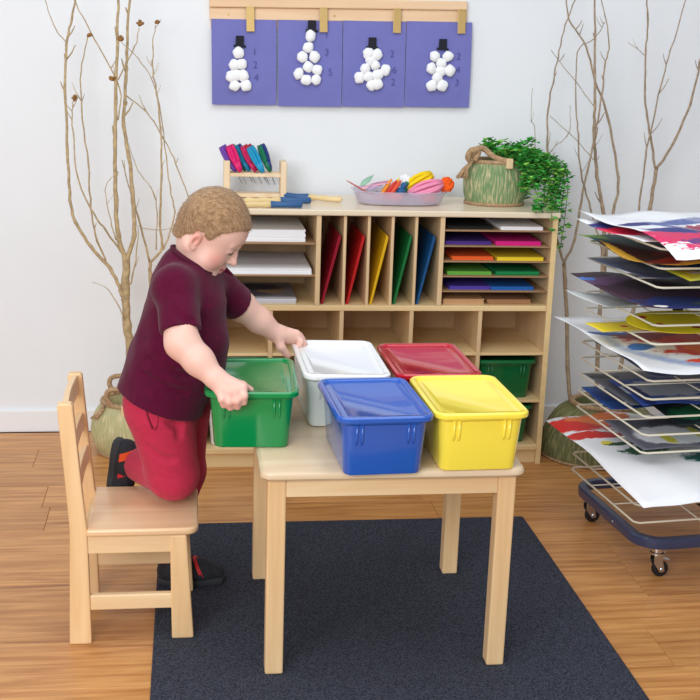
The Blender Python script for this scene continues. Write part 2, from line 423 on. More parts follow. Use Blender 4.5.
xs = [(.846, 1.004, 1.028, 1.176), (.838, 1.000, 1.012, 1.170), (.864, 1.008, 1.022, 1.184), (.854, 1.008, 1.020, 1.172), (.862, 1.005, 1.008, 1.158), (.842, .985, .998, 1.150)]
for (z, a, b, ha, hb), (x0, x1, x2, x3) in zip(rows, xs):
    stack('paper_stack', '%s paper stack on the left of its shelf in the right bay' % a[0], x0, x1, .03, .30, z, ha, a[1], group=G1)
    stack('paper_stack', '%s paper stack on the right of its shelf in the right bay' % b[0], x2, x3, .02, .30, z, hb, b[1], group=G1)
WP = C(244, 245, 248)
stack('paper_stack', 'thick white paper stack on the top left shelf', .06, .362, .03, .33, ZL[1], .040, WP)
stack('paper_stack', 'wide white paper stack on the middle left shelf', .045, .385, .02, .34, ZL[0], .020, WP)
news = paint('news_print', C(150, 146, 150), [(C(104, 98, 112), -.03, 0, .10, .10, .5, 140), (C(176, 142, 112), .06, .02, .05, .07, .3, 30), (C(70, 68, 80), .0, .06, .11, .05, .55, 160), (C(205, 205, 212), .02, -.13, .2, .03, .1, 10)])
stack('magazine_pile', 'grey printed magazines on the lowest left shelf', .06, .338, .03, .30, ZM1, .016, C(198, 198, 206), top=news, cat='magazine')
FCOL = [('crimson', C(158, 16, 44)), ('red', C(196, 28, 30)), ('yellow', C(234, 186, 24)), ('green', C(14, 118, 58)), ('blue', C(20, 84, 140))]
for k, (nm, c) in enumerate(FCOL):
    xl, xr = SX[k]+(.012 if k else .006), SX[k+1]-.006
    m = mat('board_'+nm, c, .35); th = thing('paper_pad', '%s folder leaning in an upright cabinet slot' % nm, 'folder', (xl, .17, ZM1), 0, 'folders in the upright slots')
    L = .25; dx = xr-xl-.012
    for j in range(2):
        o_ = j*.0040
        m_ = MB(); p = [(o_, .0005), (o_+.0036, .0005), (o_+dx+.0036, .236-.006*j), (o_+dx, .238-.006*j)]
        # the bottom front corner keeps square; the board leans across its slot
        obj('sheet', MB().prism(p, -.15+.002*j, .15), m, th)

# ---- storage bins
def bin_proto(name, label, tubm, lidm, loc, rz=0, group=None, lid_tilt=None, scale=1, lid_off=(0, 0, 0)):
    th = thing(name, label, 'storage bin', loc, rz, group)
    w0, d0, w1, d1, h = .176, .270, .194, .288, .134
    m = MB()
    m.rings([rrect(w0-.012, d0-.012, .018, 0), rrect(w0-.003, d0-.003, .02, .0025), rrect(w0, d0, .022, .008), rrect(w1-.001, d1-.001, .024, h-.014), rrect(w1, d1, .024, h-.0135), rrect(w1+.004, d1+.004, .024, h-.011), rrect(w1+.004, d1+.004, .024, h),
             rrect(w1-.002, d1-.002, .022, h), rrect(w1-.006, d1-.006, .02, h-.012), rrect(w0-.006, d0-.006, .018, .006), rrect(w0-.02, d0-.02, .015, .0045)])
    obj('tub', m, tubm, th, smooth='auto')
    for sy in (-1, 1):
        for sx in (-1, 1):
            for q in (-.006, .006):
                r = MB(); xx = sx*.058+q
                ya = sy*(d0/2+(d1-d0)/2*.52); yb = sy*(d0/2+(d1-d0)/2*.93)
                r.tube([(xx, ya-sy*.0005, h*.55), (xx, ya+sy*.0012, h*.6), (xx, yb+sy*.0016, h-.012)], [.001, .0032, .0036], 8)
                obj('rib', r, tubm, th, smooth=True)
    L = MB(); W_, D_ = .218, .312; z = h-.006
    L.rings([rrect(W_-.008, D_-.008, .026, z), rrect(W_, D_, .030, z+.001), rrect(W_+.002, D_+.002, .031, z+.005), rrect(W_, D_, .030, z+.011), rrect(W_-.008, D_-.008, .027, z+.0145), rrect(W_-.020, D_-.020, .022, z+.0145),
             rrect(W_-.027, D_-.027, .020, z+.012), rrect(W_-.031, D_-.031, .018, z+.0075), rrect(W_-.036, D_-.036, .016, z+.0070), rrect(W_-.052, D_-.052, .014, z+.0080), rrect(W_-.056, D_-.056, .013, z+.0072)])
    lo = obj('lid', L, lidm, th, smooth='auto')
    if lid_tilt: lo.rotation_euler = lid_tilt
    lo.location = lid_off
    return th
def plastic(nm, c, rough=.16): return mat('plastic_'+nm, c, rough, spec=.5, coat=.5)
BLU = plastic('blue', C(40, 92, 184)); YEL = plastic('yellow', C(255, 231, 78)); GRN = plastic('green', C(2, 136, 70)); RED = plastic('red', C(186, 22, 44)); WHT = plastic('white', C(240, 243, 244)); WTUB = mat('plastic_milky', C(214, 222, 220), .3, coat=.2, sss=.2)
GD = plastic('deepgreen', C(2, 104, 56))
bin_proto('storage_bin', 'glossy blue lidded bin at the front of the table', BLU, BLU, (.398, -1.300, ZT), .05, 'lidded bins on the table')
bin_proto('storage_bin', 'bright yellow lidded bin on the table corner', YEL, YEL, (.622, -1.280, ZT), .03, 'lidded bins on the table')
bin_proto('storage_bin', 'glossy red lidded bin behind the yellow bin', RED, RED, (.590, -.964, ZT), .03, 'lidded bins on the table')
bin_proto('storage_bin', 'milky white bin whose white lid the boy lifts', WTUB, WHT, (.356, -.955, ZT), .04, 'lidded bins on the table', lid_tilt=(.03, .02, -.01), lid_off=(0, -.012, .006))
bin_proto('storage_bin', 'glossy green lidded bin the boy holds at the table edge', GRN, GRN, (.128, -1.107, ZT), -.04, 'lidded bins on the table')
G2 = 'bins in the cabinet cubbies'
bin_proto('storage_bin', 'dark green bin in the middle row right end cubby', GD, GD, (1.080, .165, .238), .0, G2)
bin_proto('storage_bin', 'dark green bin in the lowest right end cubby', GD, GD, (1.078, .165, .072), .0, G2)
bin_proto('storage_bin', 'white bin in the lowest left end cubby', WHT, WHT, (.140, .168, .072), .0, G2)
bin_proto('storage_bin', 'white bin in the middle row left end cubby', WHT, WHT, (.140, .168, .238), .0, G2)

# ================================================================== things on the cabinet top
ZC = CH
# ---- scissors rack
PINE = wood('pine_rack', C(224, 196, 158), C(236, 212, 178), 'z', 1, .5)
rk = thing('scissors_rack', 'small wooden scissors rack on the left of the cabinet top', 'rack', (.207, .29, ZC))
for s in (-1, 1): obj('end_post', bx(s*.098-.011, s*.098+.011, -.04, .04, 0, .128), PINE, rk, bevel=.004)
holder = MB(); 
for yy in (-.034, -.003, .028): holder.box(-.088, .088, yy, yy+.008, .074, .086)
obj('slotted_board', holder, PINE, rk, bevel=.001)
obj('base_rail', bx(-.088, .088, -.03, .03, .002, .016), PINE, rk, bevel=.002)
BLADE = mat('scissor_steel', C(170, 172, 176), .25, 1)
def scissors(x, y, lean, col, col2, label):
    th = thing('scissors', label, 'scissors', (x, y, ZC+.086), group='scissors in the wooden rack', rot=(.0, lean, 0))
    for s in (-1, 1):
        m = MB(); pts = []
        for k in range(14):
            a = 2*PI*k/14; pts.append((s*.006+.0045*math.cos(a), s*.003, .070+.032*math.sin(a)))
        m.tube(pts, .0062, 6, closed=True); m.tube([(s*.006, s*.003, .042), (s*.003, s*.002, .02), (0, s*.0015, .004)], [.008, .0085, .006], 8)
        obj('handle', m, col if s < 0 else col2, th, smooth=True)
        obj('blade', MB().prism([(-.0035, 0), (.0035, 0), (.0005+s*.0006, -.045), (-.0005+s*.0006, -.045)], s*.0005-.0005, s*.0005+.0005), BLADE, th)
    return th
P = lambda n, c: mat('handle_'+n, c, .4)
cols = {'purple': C(112, 68, 170), 'green': C(6, 116, 82), 'pink': C(222, 26, 112), 'teal': C(20, 134, 176), 'navy': C(28, 52, 122), 'magenta': C(206, 30, 96), 'red': C(186, 26, 48), 'sky': C(20, 150, 196)}
for x, y, a, c1, c2 in ((.142, .275, -.50, 'purple', 'purple'), (.178, .315, -.55, 'green', 'green'), (.158, .262, -.42, 'pink', 'pink'), (.190, .300, -.46, 'teal', 'navy'),
                        (.212, .282, -.46, 'magenta', 'red'), (.230, .318, -.50, 'red', 'red'), (.236, .262, -.50, 'sky', 'sky'), (.262, .290, -.36, 'green', 'navy')):
    lb = {'pp': 'purple scissors at the left end of the rack'}
    scissors(x, y, a, P(c1, cols[c1]), P(c2, cols[c2]), ('%s handled scissors in the wooden rack' % c1 if c1 == c2 else '%s and %s handled scissors in the wooden rack' % (c1, c2)) if c1 not in ('red',) else 'dark red handled scissors at the back of the rack')
# ---- wooden tools with blue grips
GRIP = mat('blue_grip', C(52, 96, 146), .5); TW_ = wood('tool_wood', C(224, 196, 138), C(238, 214, 164), 'x', 2, .5)
def tool(p, rz, label, flip=False):
    th = thing('craft_tool', label, 'craft tool', p, rz, 'blue gripped wooden tools')
    s = -1 if flip else 1
    obj('shaft', MB().tube([(s*-.11, 0, .011), (s*-.10, 0, .012), (s*-.07, 0, .010), (s*-.045, 0, .012), (s*-.02, 0, .011), (s*0, 0, .012), (s*.02, 0, .010)], [.004, .0105, .0085, .0105, .0075, .0115, .008], 12), TW_, th, smooth=True)
    obj('grip', MB().tube([(s*.012, 0, .012), (s*.014, 0, .012), (s*.06, 0, .011), (s*.115, 0, .012), (s*.118, 0, .012)], [.006, .0115, .0095, .011, .006], 12), GRIP, th, smooth=True)
tool((.232, .020, ZC), .04, 'front craft tool with a blue grip lying on the cabinet')
tool((.272, .125, ZC), .06, 'middle craft tool with a blue grip behind the front one')
tool((.402, .215, ZC), -.45, 'craft tool with blue grip and pale tip pointing right', True)

# ---- craft tray
CLEAR = mat('clear_plastic', C(212, 202, 222), .08, alpha=.42, spec=.6)
tr = thing('craft_tray', 'clear plastic oval tray of craft supplies on the cabinet', 'tray', (.700, .185, ZC))
def oval(w_, d, z, n=40): return [(w_/2*math.copysign(abs(math.cos(a))**.7, math.cos(a)), d/2*math.copysign(abs(math.sin(a))**.7, math.sin(a)), z) for a in np.linspace(0, 2*PI, n, endpoint=False)]
obj('bowl', MB().rings([oval(.27, .16, .0), oval(.29, .18, .004), oval(.322, .20, .044), oval(.334, .21, .046), oval(.332, .208, .049), oval(.318, .196, .047), oval(.284, .174, .006), oval(.26, .15, .003)]), CLEAR, tr, smooth='auto')
for x in (-.07, .03): obj('partition', bx(x-.001, x+.001, -.09, .09, .004, .040), CLEAR, tr)
def fluff(rnd, r, n=3):
    return lambda a, z: 1
def craft(name, label, mb, m, loc, cat='craft supply', rot=None, smooth=True):
    return tag(obj(name, mb, m, loc=loc, rot=rot, smooth=smooth), label, cat)
TXo, TYo = .695, .185
def pompom(r, seed, sq=(1, 1, 1)):
    F_ = MB(); rr = random.Random(seed); F_.ball((0, 0, 0), r*.86, 16, 10)
    for k in range(90):
        v = Vector((rr.gauss(0, 1), rr.gauss(0, 1), rr.gauss(0, 1))).normalized(); F_.ball(v*r*.84, r*.2, 6, 4)
    F_.v = [(x*sq[0], y*sq[1], z*sq[2]) for x, y, z in F_.v]
    return F_
def yarn(L, r, seed):
    m = MB(); n = 34
    for k in range(n):
        a = 2*PI*k/n*5.0; q = .6*r*math.sqrt((k+.5)/n)
        off = Vector((0, q*math.cos(a), q*math.sin(a))); 
        m.tube([(-L/2, off.y*.5, off.z*.5), (-L/4, off.y*1.25, off.z*1.2), (0, off.y*1.45, off.z*1.4), (L/4, off.y*1.25, off.z*1.2), (L/2, off.y*.5, off.z*.5)], r*.17, 5)
    return m
craft('pompom', 'fluffy orange pompom at the right end of the craft tray', pompom(.028, 1), mat('orange_fluff', C(244, 98, 22), .9), (.866, .185, ZC+.066), 'pompom')
craft('pompom', 'coral pompom under the clear side of the tray', pompom(.020, 2, (1.2, 1, .8)), mat('coral_fluff', C(236, 116, 84), .9), (.683, .135, ZC+.024), 'pompom')
craft('pompom', 'salmon pompom low in the right of the tray', pompom(.017, 5, (1.6, 1, .8)), mat('salmon_fluff', C(232, 92, 84), .9), (.800, .145, ZC+.020), 'pompom')
craft('yarn_skein', 'pink yarn skein lying in the craft tray', yarn(.125, .033, 3), mat('pink_yarn', C(244, 150, 184), .9), (.790, .165, ZC+.052), 'yarn', (0, -.30, .15))
craft('yarn_skein', 'yellow yarn skein standing up in the craft tray', yarn(.112, .033, 4), mat('yellow_yarn', C(250, 216, 20), .9), (.772, .215, ZC+.068), 'yarn', (0, -.55, .1))
def crayon(L=.085, r=.0075):
    return MB().tube([(0, 0, 0), (0, 0, L*.84), (0, 0, L*.85), (0, 0, L*.98), (0, 0, L)], [r, r, r*.7, r*.35, r*.2], 12)
for (x, y, nm, c, a) in ((.628, .18, 'orange', C(240, 150, 40), .55), (.640, .17, 'red', C(206, 52, 44), .62), (.655, .165, 'coral', C(226, 84, 56), .6), (.66, .19, 'yellow', C(244, 206, 60), .5)):
    craft('chunky_crayon', '%s chunky crayon sticking out of the craft tray' % nm, crayon(), mat('crayon_'+nm, c, .5), (x, y, ZC+.012), 'crayon', (0, a, 0), 'auto')
def bottle(): return MB().lathe([(.001, 0), (.014, 0), (.016, .003), (.016, .042), (.008, .050), (.008, .054), (.010, .054), (.010, .066), (.004, .07)], 16)
craft('paint_bottle', 'small green and white craft bottle in the tray', bottle(), paint('bottle_print', C(40, 120, 84), [(C(240, 240, 240), 0, 0, .03, .006, .2, 60)]), (.706, .195, ZC+.010), 'bottle', (0, .35, 0), 'auto')
craft('paint_bottle', 'small blue craft bottle leaning in the tray', bottle(), mat('bottle_blue', C(34, 96, 150), .4), (.690, .175, ZC+.008), 'bottle', (.1, .4, 0), 'auto')
craft('cotton_ball', 'large white cotton ball at the back of the craft tray', pompom(.023, 9), mat('cotton', C(244, 246, 248), .95), (.728, .225, ZC+.073), 'pompom')
def feather():
    m = MB(); n = 10
    L = [(.045*k/n-.0, .012*math.sin(PI*min(1, (k+.4)/n)**.7), .004*math.sin(2*k/n)) for k in range(n+1)]
    vs = [(a*2, b, z) for a, b, z in L]+[(a*2, -b, z) for a, b, z in L]; N = n+1
    m.add(vs+[(x, y, z-.0015) for x, y, z in vs], [(i, i+1, N+i+1, N+i) for i in range(n)]+[(2*N+i, 3*N+i, 3*N+i+1, 2*N+i+1) for i in range(n)]+[(i, 2*N+i, 2*N+i+1, i+1) for i in range(n)]+[(N+i, N+i+1, 3*N+i+1, 3*N+i) for i in range(n)])
    return m
for i, (x, y, nm, c, rz, ry) in enumerate(((.560, .20, 'pale pink', C(244, 190, 204), .2, -.1), (.585, .16, 'lilac', C(190, 162, 196), .5, -.25), (.60, .24, 'bright pink', C(240, 110, 180), -.1, -.2), (.575, .23, 'mint', C(160, 206, 176), .9, -.3), (.59, .19, 'rose', C(236, 170, 186), -.2, -.12))):
    craft('feather', '%s craft feather on the left of the tray' % nm, feather(), mat('feather_%d' % i, c, .8), (x, y, ZC+.046+.003*i), 'feather', (.2, ry, rz))
craft('paintbrush', 'thin paintbrush poking out of the tray toward the left', MB().tube([(0, 0, 0), (-.03, 0, .012), (-.085, 0, .042), (-.095, 0, .047)], [.004, .003, .0022, .001], 8), mat('brush_wood', C(190, 96, 84), .5), (.606, .15, ZC+.032), 'paintbrush')

# ---- woven baskets
def basket(name, label, cat, loc, prof, sx, sy, cords, c1, c2, rz=0, rim_r=.008, handles=True):
    th = thing(name, label, cat, loc, rz)
    prof = smoothpath([(r, 0, z) for r, z in prof], 5); prof = [(p.x, p.z) for p in prof]
    m = bpy.data.materials.new(name+'_weave'); m.use_nodes = True; q = NT(m); q.b.inputs['Roughness'].default_value = .85
    tc = q.n('ShaderNodeTexCoord'); sp = q.n('ShaderNodeSeparateXYZ'); q.l(tc.outputs['Object'], sp.inputs[0])
    at = q.n('ShaderNodeMath', operation='ARCTAN2'); q.l(sp.outputs[1], at.inputs[0]); q.l(sp.outputs[0], at.inputs[1])
    cb = q.n('ShaderNodeCombineXYZ'); k1 = q.n('ShaderNodeMath', operation='MULTIPLY'); k1.inputs[1].default_value = cords/2.6; q.l(at.outputs[0], k1.inputs[0]); q.l(k1.outputs[0], cb.inputs[0])
    k2 = q.n('ShaderNodeMath', operation='MULTIPLY'); k2.inputs[1].default_value = 22; q.l(sp.outputs[2], k2.inputs[0]); q.l(k2.outputs[0], cb.inputs[1])
    nz = q.n('ShaderNodeTexNoise'); nz.inputs['Scale'].default_value = 1.0; nz.inputs['Detail'].default_value = 3; q.l(cb.outputs[0], nz.inputs['Vector'])
    rp = q.n('ShaderNodeValToRGB'); e = rp.color_ramp.elements; e[0].position = .46; e[0].color = c1; e[1].position = .68; e[1].color = c2
    q.l(nz.outputs[0], rp.inputs[0]); q.l(rp.outputs[0], q.b.inputs['Base Color'])
    zmax = prof[-1][1]
    N = cords*4
    ms = MB().lathe(prof+[(prof[-1][0]-.012, zmax-.004), (prof[len(prof)//2][0]-.016, zmax*.5), (prof[0][0]*.6, .012)], N, sx, sy, mod=lambda a, z: 1+.020*abs(math.sin(a*cords/2)))
    obj('woven_body', ms, m, th, smooth=True)
    rope = mat('seagrass_rope', C(172, 142, 108), .9, noise=.25, nscale=120, bump=.6, bscale=200)
    rr = prof[-1][0]; ring = lambda r, z: [(r*sx*math.cos(a), r*sy*math.sin(a), z) for a in np.linspace(0, 2*PI, 48, endpoint=False)]
    obj('rim', MB().tube(ring(rr, zmax), rim_r, 8, closed=True), rope, th, smooth=True)
    obj('base_band', MB().tube(ring(prof[0][0]+.004, .006), .006, 8, closed=True), rope, th, smooth=True)
    return th, rope
TAN, SAGE, DSAGE = C(206, 190, 150), C(112, 142, 96), C(98, 122, 80)
bk, rope = basket('planter_basket', 'green woven basket with rope trim holding the trailing plant', 'basket', (1.045, .205, ZC), [(.098, .004), (.108, .04), (.110, .09), (.098, .135), (.090, .150)], 1.0, .85, 46, SAGE, TAN)
kn = MB()
kn.tube(smoothpath([(-.09, -.03, .150), (-.10, -.05, .175), (-.085, -.06, .195), (-.06, -.05, .195), (-.03, -.06, .172), (.0, -.075, .160), (.035, -.078, .157)], 5), .0105, 8)
kn.tube(smoothpath([(-.098, -.045, .150), (-.115, -.055, .165), (-.105, -.06, .19), (-.08, -.055, .185), (-.09, -.05, .155)], 5), .011, 8)
obj('rope_handle', kn, rope, bk, smooth=True)
ts = MB()
for k in range(12):
    a = random.uniform(-.02, .02); b_ = random.uniform(-.012, .012); ts.tube([(-.100, -.05, .150), (-.122+a*.3, -.055+b_*.5, .125), (-.132+a, -.058+b_, .094)], [.006, .0055, .004], 6)
obj('tassel', ts, rope, bk, smooth=True)
obj('leather_tab', MB().box(.012, .036, -.094, -.083, .132, .166), mat('tab_leather', C(224, 196, 152), .7), bk, bevel=.003)
# ---- trailing plant in it
pl = thing('trailing_plant', 'lush green trailing plant spilling from the basket over the cabinet', 'plant', (1.045, .205, ZC))
rp_ = random.Random(11)
vines = []
def hang(x0, y0, z0, x1, y1, z1, drop):
    a = Vector((x0, y0, z0)); b = Vector((x1, y1, z1)); c = b-Vector((0, 0, drop)); 
    pts = smoothpath([a, a.lerp(b, .45)+Vector((0, 0, .025)), b, b.lerp(c, .5)+Vector((rp_.uniform(-.012, .012), rp_.uniform(-.01, .01), 0)), c], 6)
    vines.append(pts)
for k in range(17):   # mounded top
    a = rp_.uniform(0, 2*PI); r = rp_.uniform(.03, .09); vines.append(smoothpath([(.02, .0, .12), (.02+r*.5*math.cos(a), r*.5*math.sin(a), .175), (.035+r*math.cos(a)*1.1, r*math.sin(a), .185+rp_.uniform(-.01, .045))], 7))
for k in range(34):   # over the right side
    y = rp_.uniform(-.10, .10); x = rp_.uniform(.07, .17)
    hang(.04, y*.5, .15, x, y-.01, rp_.uniform(.10, .19), rp_.uniform(.03, .13))
for k in range(9):    # beyond the cabinet's end
    hang(.06, rp_.uniform(-.06, .04), .15, rp_.uniform(.185, .225), rp_.uniform(-.12, .02), rp_.uniform(.10, .16), rp_.uniform(.10, .26))
hang(.06, -.05, .15, .235, -.06, .12, .27); hang(.05, -.07, .15, .15, -.22, .05, .10); hang(.05, -.07, .15, .10, -.205, .045, .07)
stems = MB(); leaf = [MB(), MB(), MB()]
for pts in vines:
    stems.tube(pts[::2], .0012, 4)
    for p in pts:
        for q in range(3):
            if rp_.random() < .05: continue
            th_ = rp_.uniform(0, 2*PI); d = Vector((math.cos(th_), math.sin(th_), rp_.uniform(-.5, .6))).normalized(); L = rp_.uniform(.014, .024)
            s = d.cross(Vector((rp_.uniform(-.3, .3), rp_.uniform(-.3, .3), 1))).normalized(); nrm = s.cross(d)
            o_ = p+d*.005; W_ = L*.5
            if o_.z < .008 and o_.x < .172 and o_.y > -.218: o_.z = rp_.uniform(.008, .02)
            if o_.x > .150 and o_.z < .01: o_.x = max(o_.x, .198)
            vs = [o_, o_+d*L*.35+s*W_+nrm*.003, o_+d*L*.75+s*W_*.8+nrm*.003, o_+d*L, o_+d*L*.75-s*W_*.8+nrm*.003, o_+d*L*.35-s*W_+nrm*.003, o_+d*L*.55-nrm*.001]
            leaf[rp_.choice((0, 0, 1, 1, 2))].add(vs, [(0, 1, 6), (1, 2, 6), (2, 3, 6), (3, 4, 6), (4, 5, 6), (5, 0, 6)])
obj('vines', stems, mat('vine_green', C(70, 110, 50), .7), pl)['kind'] = 'stuff'
for i, c in enumerate((C(52, 150, 62), C(84, 178, 76), C(150, 210, 86))):
    obj('foliage', leaf[i], mat('leaf_%d' % i, c, .55, spec=.3), pl)['kind'] = 'stuff'

# ================================================================== wall art
RAILW = wood('rail_wood', C(228, 190, 150), C(240, 208, 172), 'x', .8, .5)
ra = thing('hanging_rail', 'pale wooden display rail with brass clips on the wall', 'rail', (.506, WY, 1.512), rot=(0, -.0225, 0))
obj('lower_board', bx(-.455, .455, -.016, 0, -.006, .036), RAILW, ra, bevel=.003)
obj('upper_board', bx(-.455, .452, -.026, 0, .036, .068), RAILW, ra, bevel=.004)
for x in (-.452+.012, -.222, .0, .231): obj('spacer_block', bx(x-.012, x+.012, -.006, 0, -.036, -.006), RAILW, ra, bevel=.001)
BRASS = mat('brass', C(206, 174, 112), .35, .4)
for x in (-.315, -.060, .200, .432):
    c_ = MB().box(x-.014, x+.014, -.032, -.030, -.044, .040); c_.box(x-.014, x+.014, -.032, -.016, .034, .036)
    obj('clip', c_, BRASS, ra, bevel=.0008)
for x, zz in ((-.39, .012), (-.02, .012)): obj('screw', MB().cyl((x, -.0175, zz), (x, -.015, zz), .004, n=10), BRASS, ra)
PURP = mat('purple_card', C(114, 116, 184), .85, noise=.05, nscale=8, bump=.1, bscale=300); COT = MATS['cotton']; HATM = mat('black_felt', C(30, 32, 42), .9); PEN = mat('pencil_mark', C(82, 82, 148), .9)
sheets = [(.059, .287, 1.501, 1.210, 'one two four', [('1', 252, 255), ('2', 255, 322), ('4', 260, 388)], (178, 205), [(172, 260), (150, 322), (187, 318), (136, 382), (194, 378), (165, 375), (153, 430), (208, 428)], 205, .0085),
          (.290, .519, 1.505, 1.210, 'one three five', [('1', 606, 170), ('3', 608, 260), ('5', 627, 362)], (533, 130), [(527, 178), (516, 236), (488, 285), (548, 283), (517, 335), (470, 370), (562, 350), (508, 402), (557, 400)], 205, .008),
          (.519, .745, 1.510, 1.214, 'two six two', [('2', 283, 265), ('6', 297, 348), ('2', 292, 410)], (183, 213), [(165, 265), (208, 268), (177, 297), (150, 342), (198, 322), (250, 347), (122, 388), (168, 382), (213, 372), (183, 425), (212, 420)], 335, .008),
          (.745, .984, 1.516, 1.219, 'two four three', [('2', 615, 275), ('4', 615, 345), ('3', 612, 412)], (535, 218), [(497, 276), (562, 275), (530, 312), (482, 338), (528, 352), (573, 348), (513, 385), (487, 428), (539, 426)], 335, .008)]
nm4 = ['tall thin cotton snowman sheet hanging at the left end of the rail', 'cotton snowman sheet with separate round head second from the left', 'cotton snowman with outstretched arms on the third purple sheet', 'cotton snowman sheet hanging at the right end of the rail']
for i, (x0, x1, zt_, zb, _, digs, hat, balls, ox, rr) in enumerate(sheets):
    yy = WY-.017
    cxm = (x0+x1)/2; hw_ = (x1-x0)/2-.0012
    sh = thing('snowman_picture', 'purple card with '+nm4[i], 'picture', (cxm, yy, zb), group='snowman pictures on the rail', rot=(0, -.012, 0))
    m = MB(); n = 6; rs = []
    for k in range(n+1):
        z = (zt_-zb)*k/n; bow = -.010*math.sin(PI*k/n)*.5-.003*(1-k/n)
        rs.append([(-hw_, bow, z), (hw_, bow, z), (hw_, bow-.001, z), (-hw_, bow-.001, z)])
    obj('card', m.rings(rs), PURP, sh, smooth='auto')
    # measured drawing units -> metres on the card
    def card(px, py):
        X = ox+px/5; Y_ = py/5
        u = (X-{0: 213, 1: 279, 2: 343, 3: 407}[i])/{0: 64, 1: 63, 2: 62, 3: 63.5}[i]; v = ({0: 106, 1: 108, 2: 108, 3: 108}[i]-Y_)/88
        return (-hw_+2*hw_*u, (zt_-zb)*v)
    rc = random.Random(i)
    for bxp, byp in balls:
        u, v = card(bxp, byp); s_ = rc.uniform(.92, 1.08)
        b = MB().ball((0, 0, 0), (.0195*s_, .013, .0195*rc.uniform(.9, 1.1)), 14, 9)
        ph = [rc.uniform(0, 6) for _ in range(4)]
        b.v = [(x*(1+.07*math.sin(z*260+ph[0])), y_*(1+.1*math.sin(x*230+ph[1])), z*(1+.07*math.sin(x*240+ph[2]))) for x, y_, z in b.v]
        obj('cotton_ball', b, COT, sh, smooth=True, loc=(u, -.017, v), rot=(0, rc.uniform(-.5, .5), 0))
    u, v = card(*hat)
    h_ = MB().prism([(-.021, -.017), (.021, -.019), (.021, -.011), (.0145, -.010), (.014, .021), (-.013, .021), (-.0145, -.010), (-.021, -.009)], -.016, -.010)
    obj('top_hat', h_, HATM, sh, loc=(u, 0, v), bevel=.001)
    for ch_, dxp, dyp in digs:
        cu_ = bpy.data.curves.new('digit', 'FONT'); cu_.body = ch_; cu_.size = .034; cu_.align_x = 'CENTER'; cu_.align_y = 'CENTER'; cu_.offset = -.0004; cu_.extrude = .0002
        to = bpy.data.objects.new('tmp', cu_); COL.objects.link(to); dg = bpy.context.evaluated_depsgraph_get(); dg.update()
        me = bpy.data.meshes.new_from_object(to.evaluated_get(dg)); bpy.data.objects.remove(to); me.materials.clear(); me.materials.append(PEN)
        o = bpy.data.objects.new('pencil_digit', me); COL.objects.link(o); o.parent = sh; u, v = card(dxp, dyp); o.location = (u, -.0105, v); o.rotation_euler = (PI/2, 0, 0)

# ================================================================== bare branches
BARK = mat('bark', C(180, 158, 120), .85, noise=.22, nscale=60, bump=.6, bscale=120); BARKD = mat('bark_dark', C(160, 140, 116), .85, noise=.22, nscale=60, bump=.6, bscale=120)
POD = mat('seed_pod', C(150, 108, 60), .9, noise=.3, nscale=200)
def branch(parent, name, pts, r0, r1, m, twigs=0, seed=0):
    """pts in the parent's own space"""
    rr = random.Random(seed); sp = smoothpath(pts, 5); n = len(sp)
    sp = [p+Vector((rr.uniform(-.0022, .0022), rr.uniform(-.002, .002), 0)) if 0 < i < n-1 else p for i, p in enumerate(sp)]
    rad = [.78*(r0+(r1-r0)*i/(n-1))*(1+(.16 if i % 5 == 0 and 0 < i else 0)) for i in range(n)]
    mb = MB().tube(sp, rad, 8)
    for k in range(twigs):
        i = rr.randrange(n//4, n-1); p = sp[i]; a = rr.uniform(0, 2*PI); L = rr.uniform(.012, .05)
        mb.tube([p, p+Vector((math.cos(a)*L*.5, math.sin(a)*L*.15, L*.6)), p+Vector((math.cos(a)*L*.8, math.sin(a)*L*.2, L*1.2))], [r1*.8, r1*.6, r1*.4], 5)
    return obj(name, mb, m, parent, smooth=True)
def pod(parent, p, s=1, seed=0):
    rr = random.Random(seed); mb = MB()
    for k in range(9):
        v = Vector((rr.gauss(0, 1), rr.gauss(0, 1), rr.gauss(0, 1))).normalized()*.007*s; mb.ball(Vector(p)+v, (.0065*s, .0055*s, .0045*s), 7, 5)
    obj('seed_pod', mb, POD, parent, smooth=True)
def tree(name, label, base, polys, m, pods=(), group=None):
    """polys: (list of world points, r0, r1, twigs)"""
    o = thing(name, label, 'branches', base, group=group); B = Vector(base)
    for i, (pts, r0, r1, tw) in enumerate(polys): branch(o, 'trunk' if i == 0 else 'branch', [Vector(p)-B for p in pts], r0, r1, m, tw, i+len(label))
    for i, p in enumerate(pods): pod(o, Vector(p)-B, 1.0, i)
    return o
Y1, Y2 = .20, .235
def A_(l, y, dy=0): return l
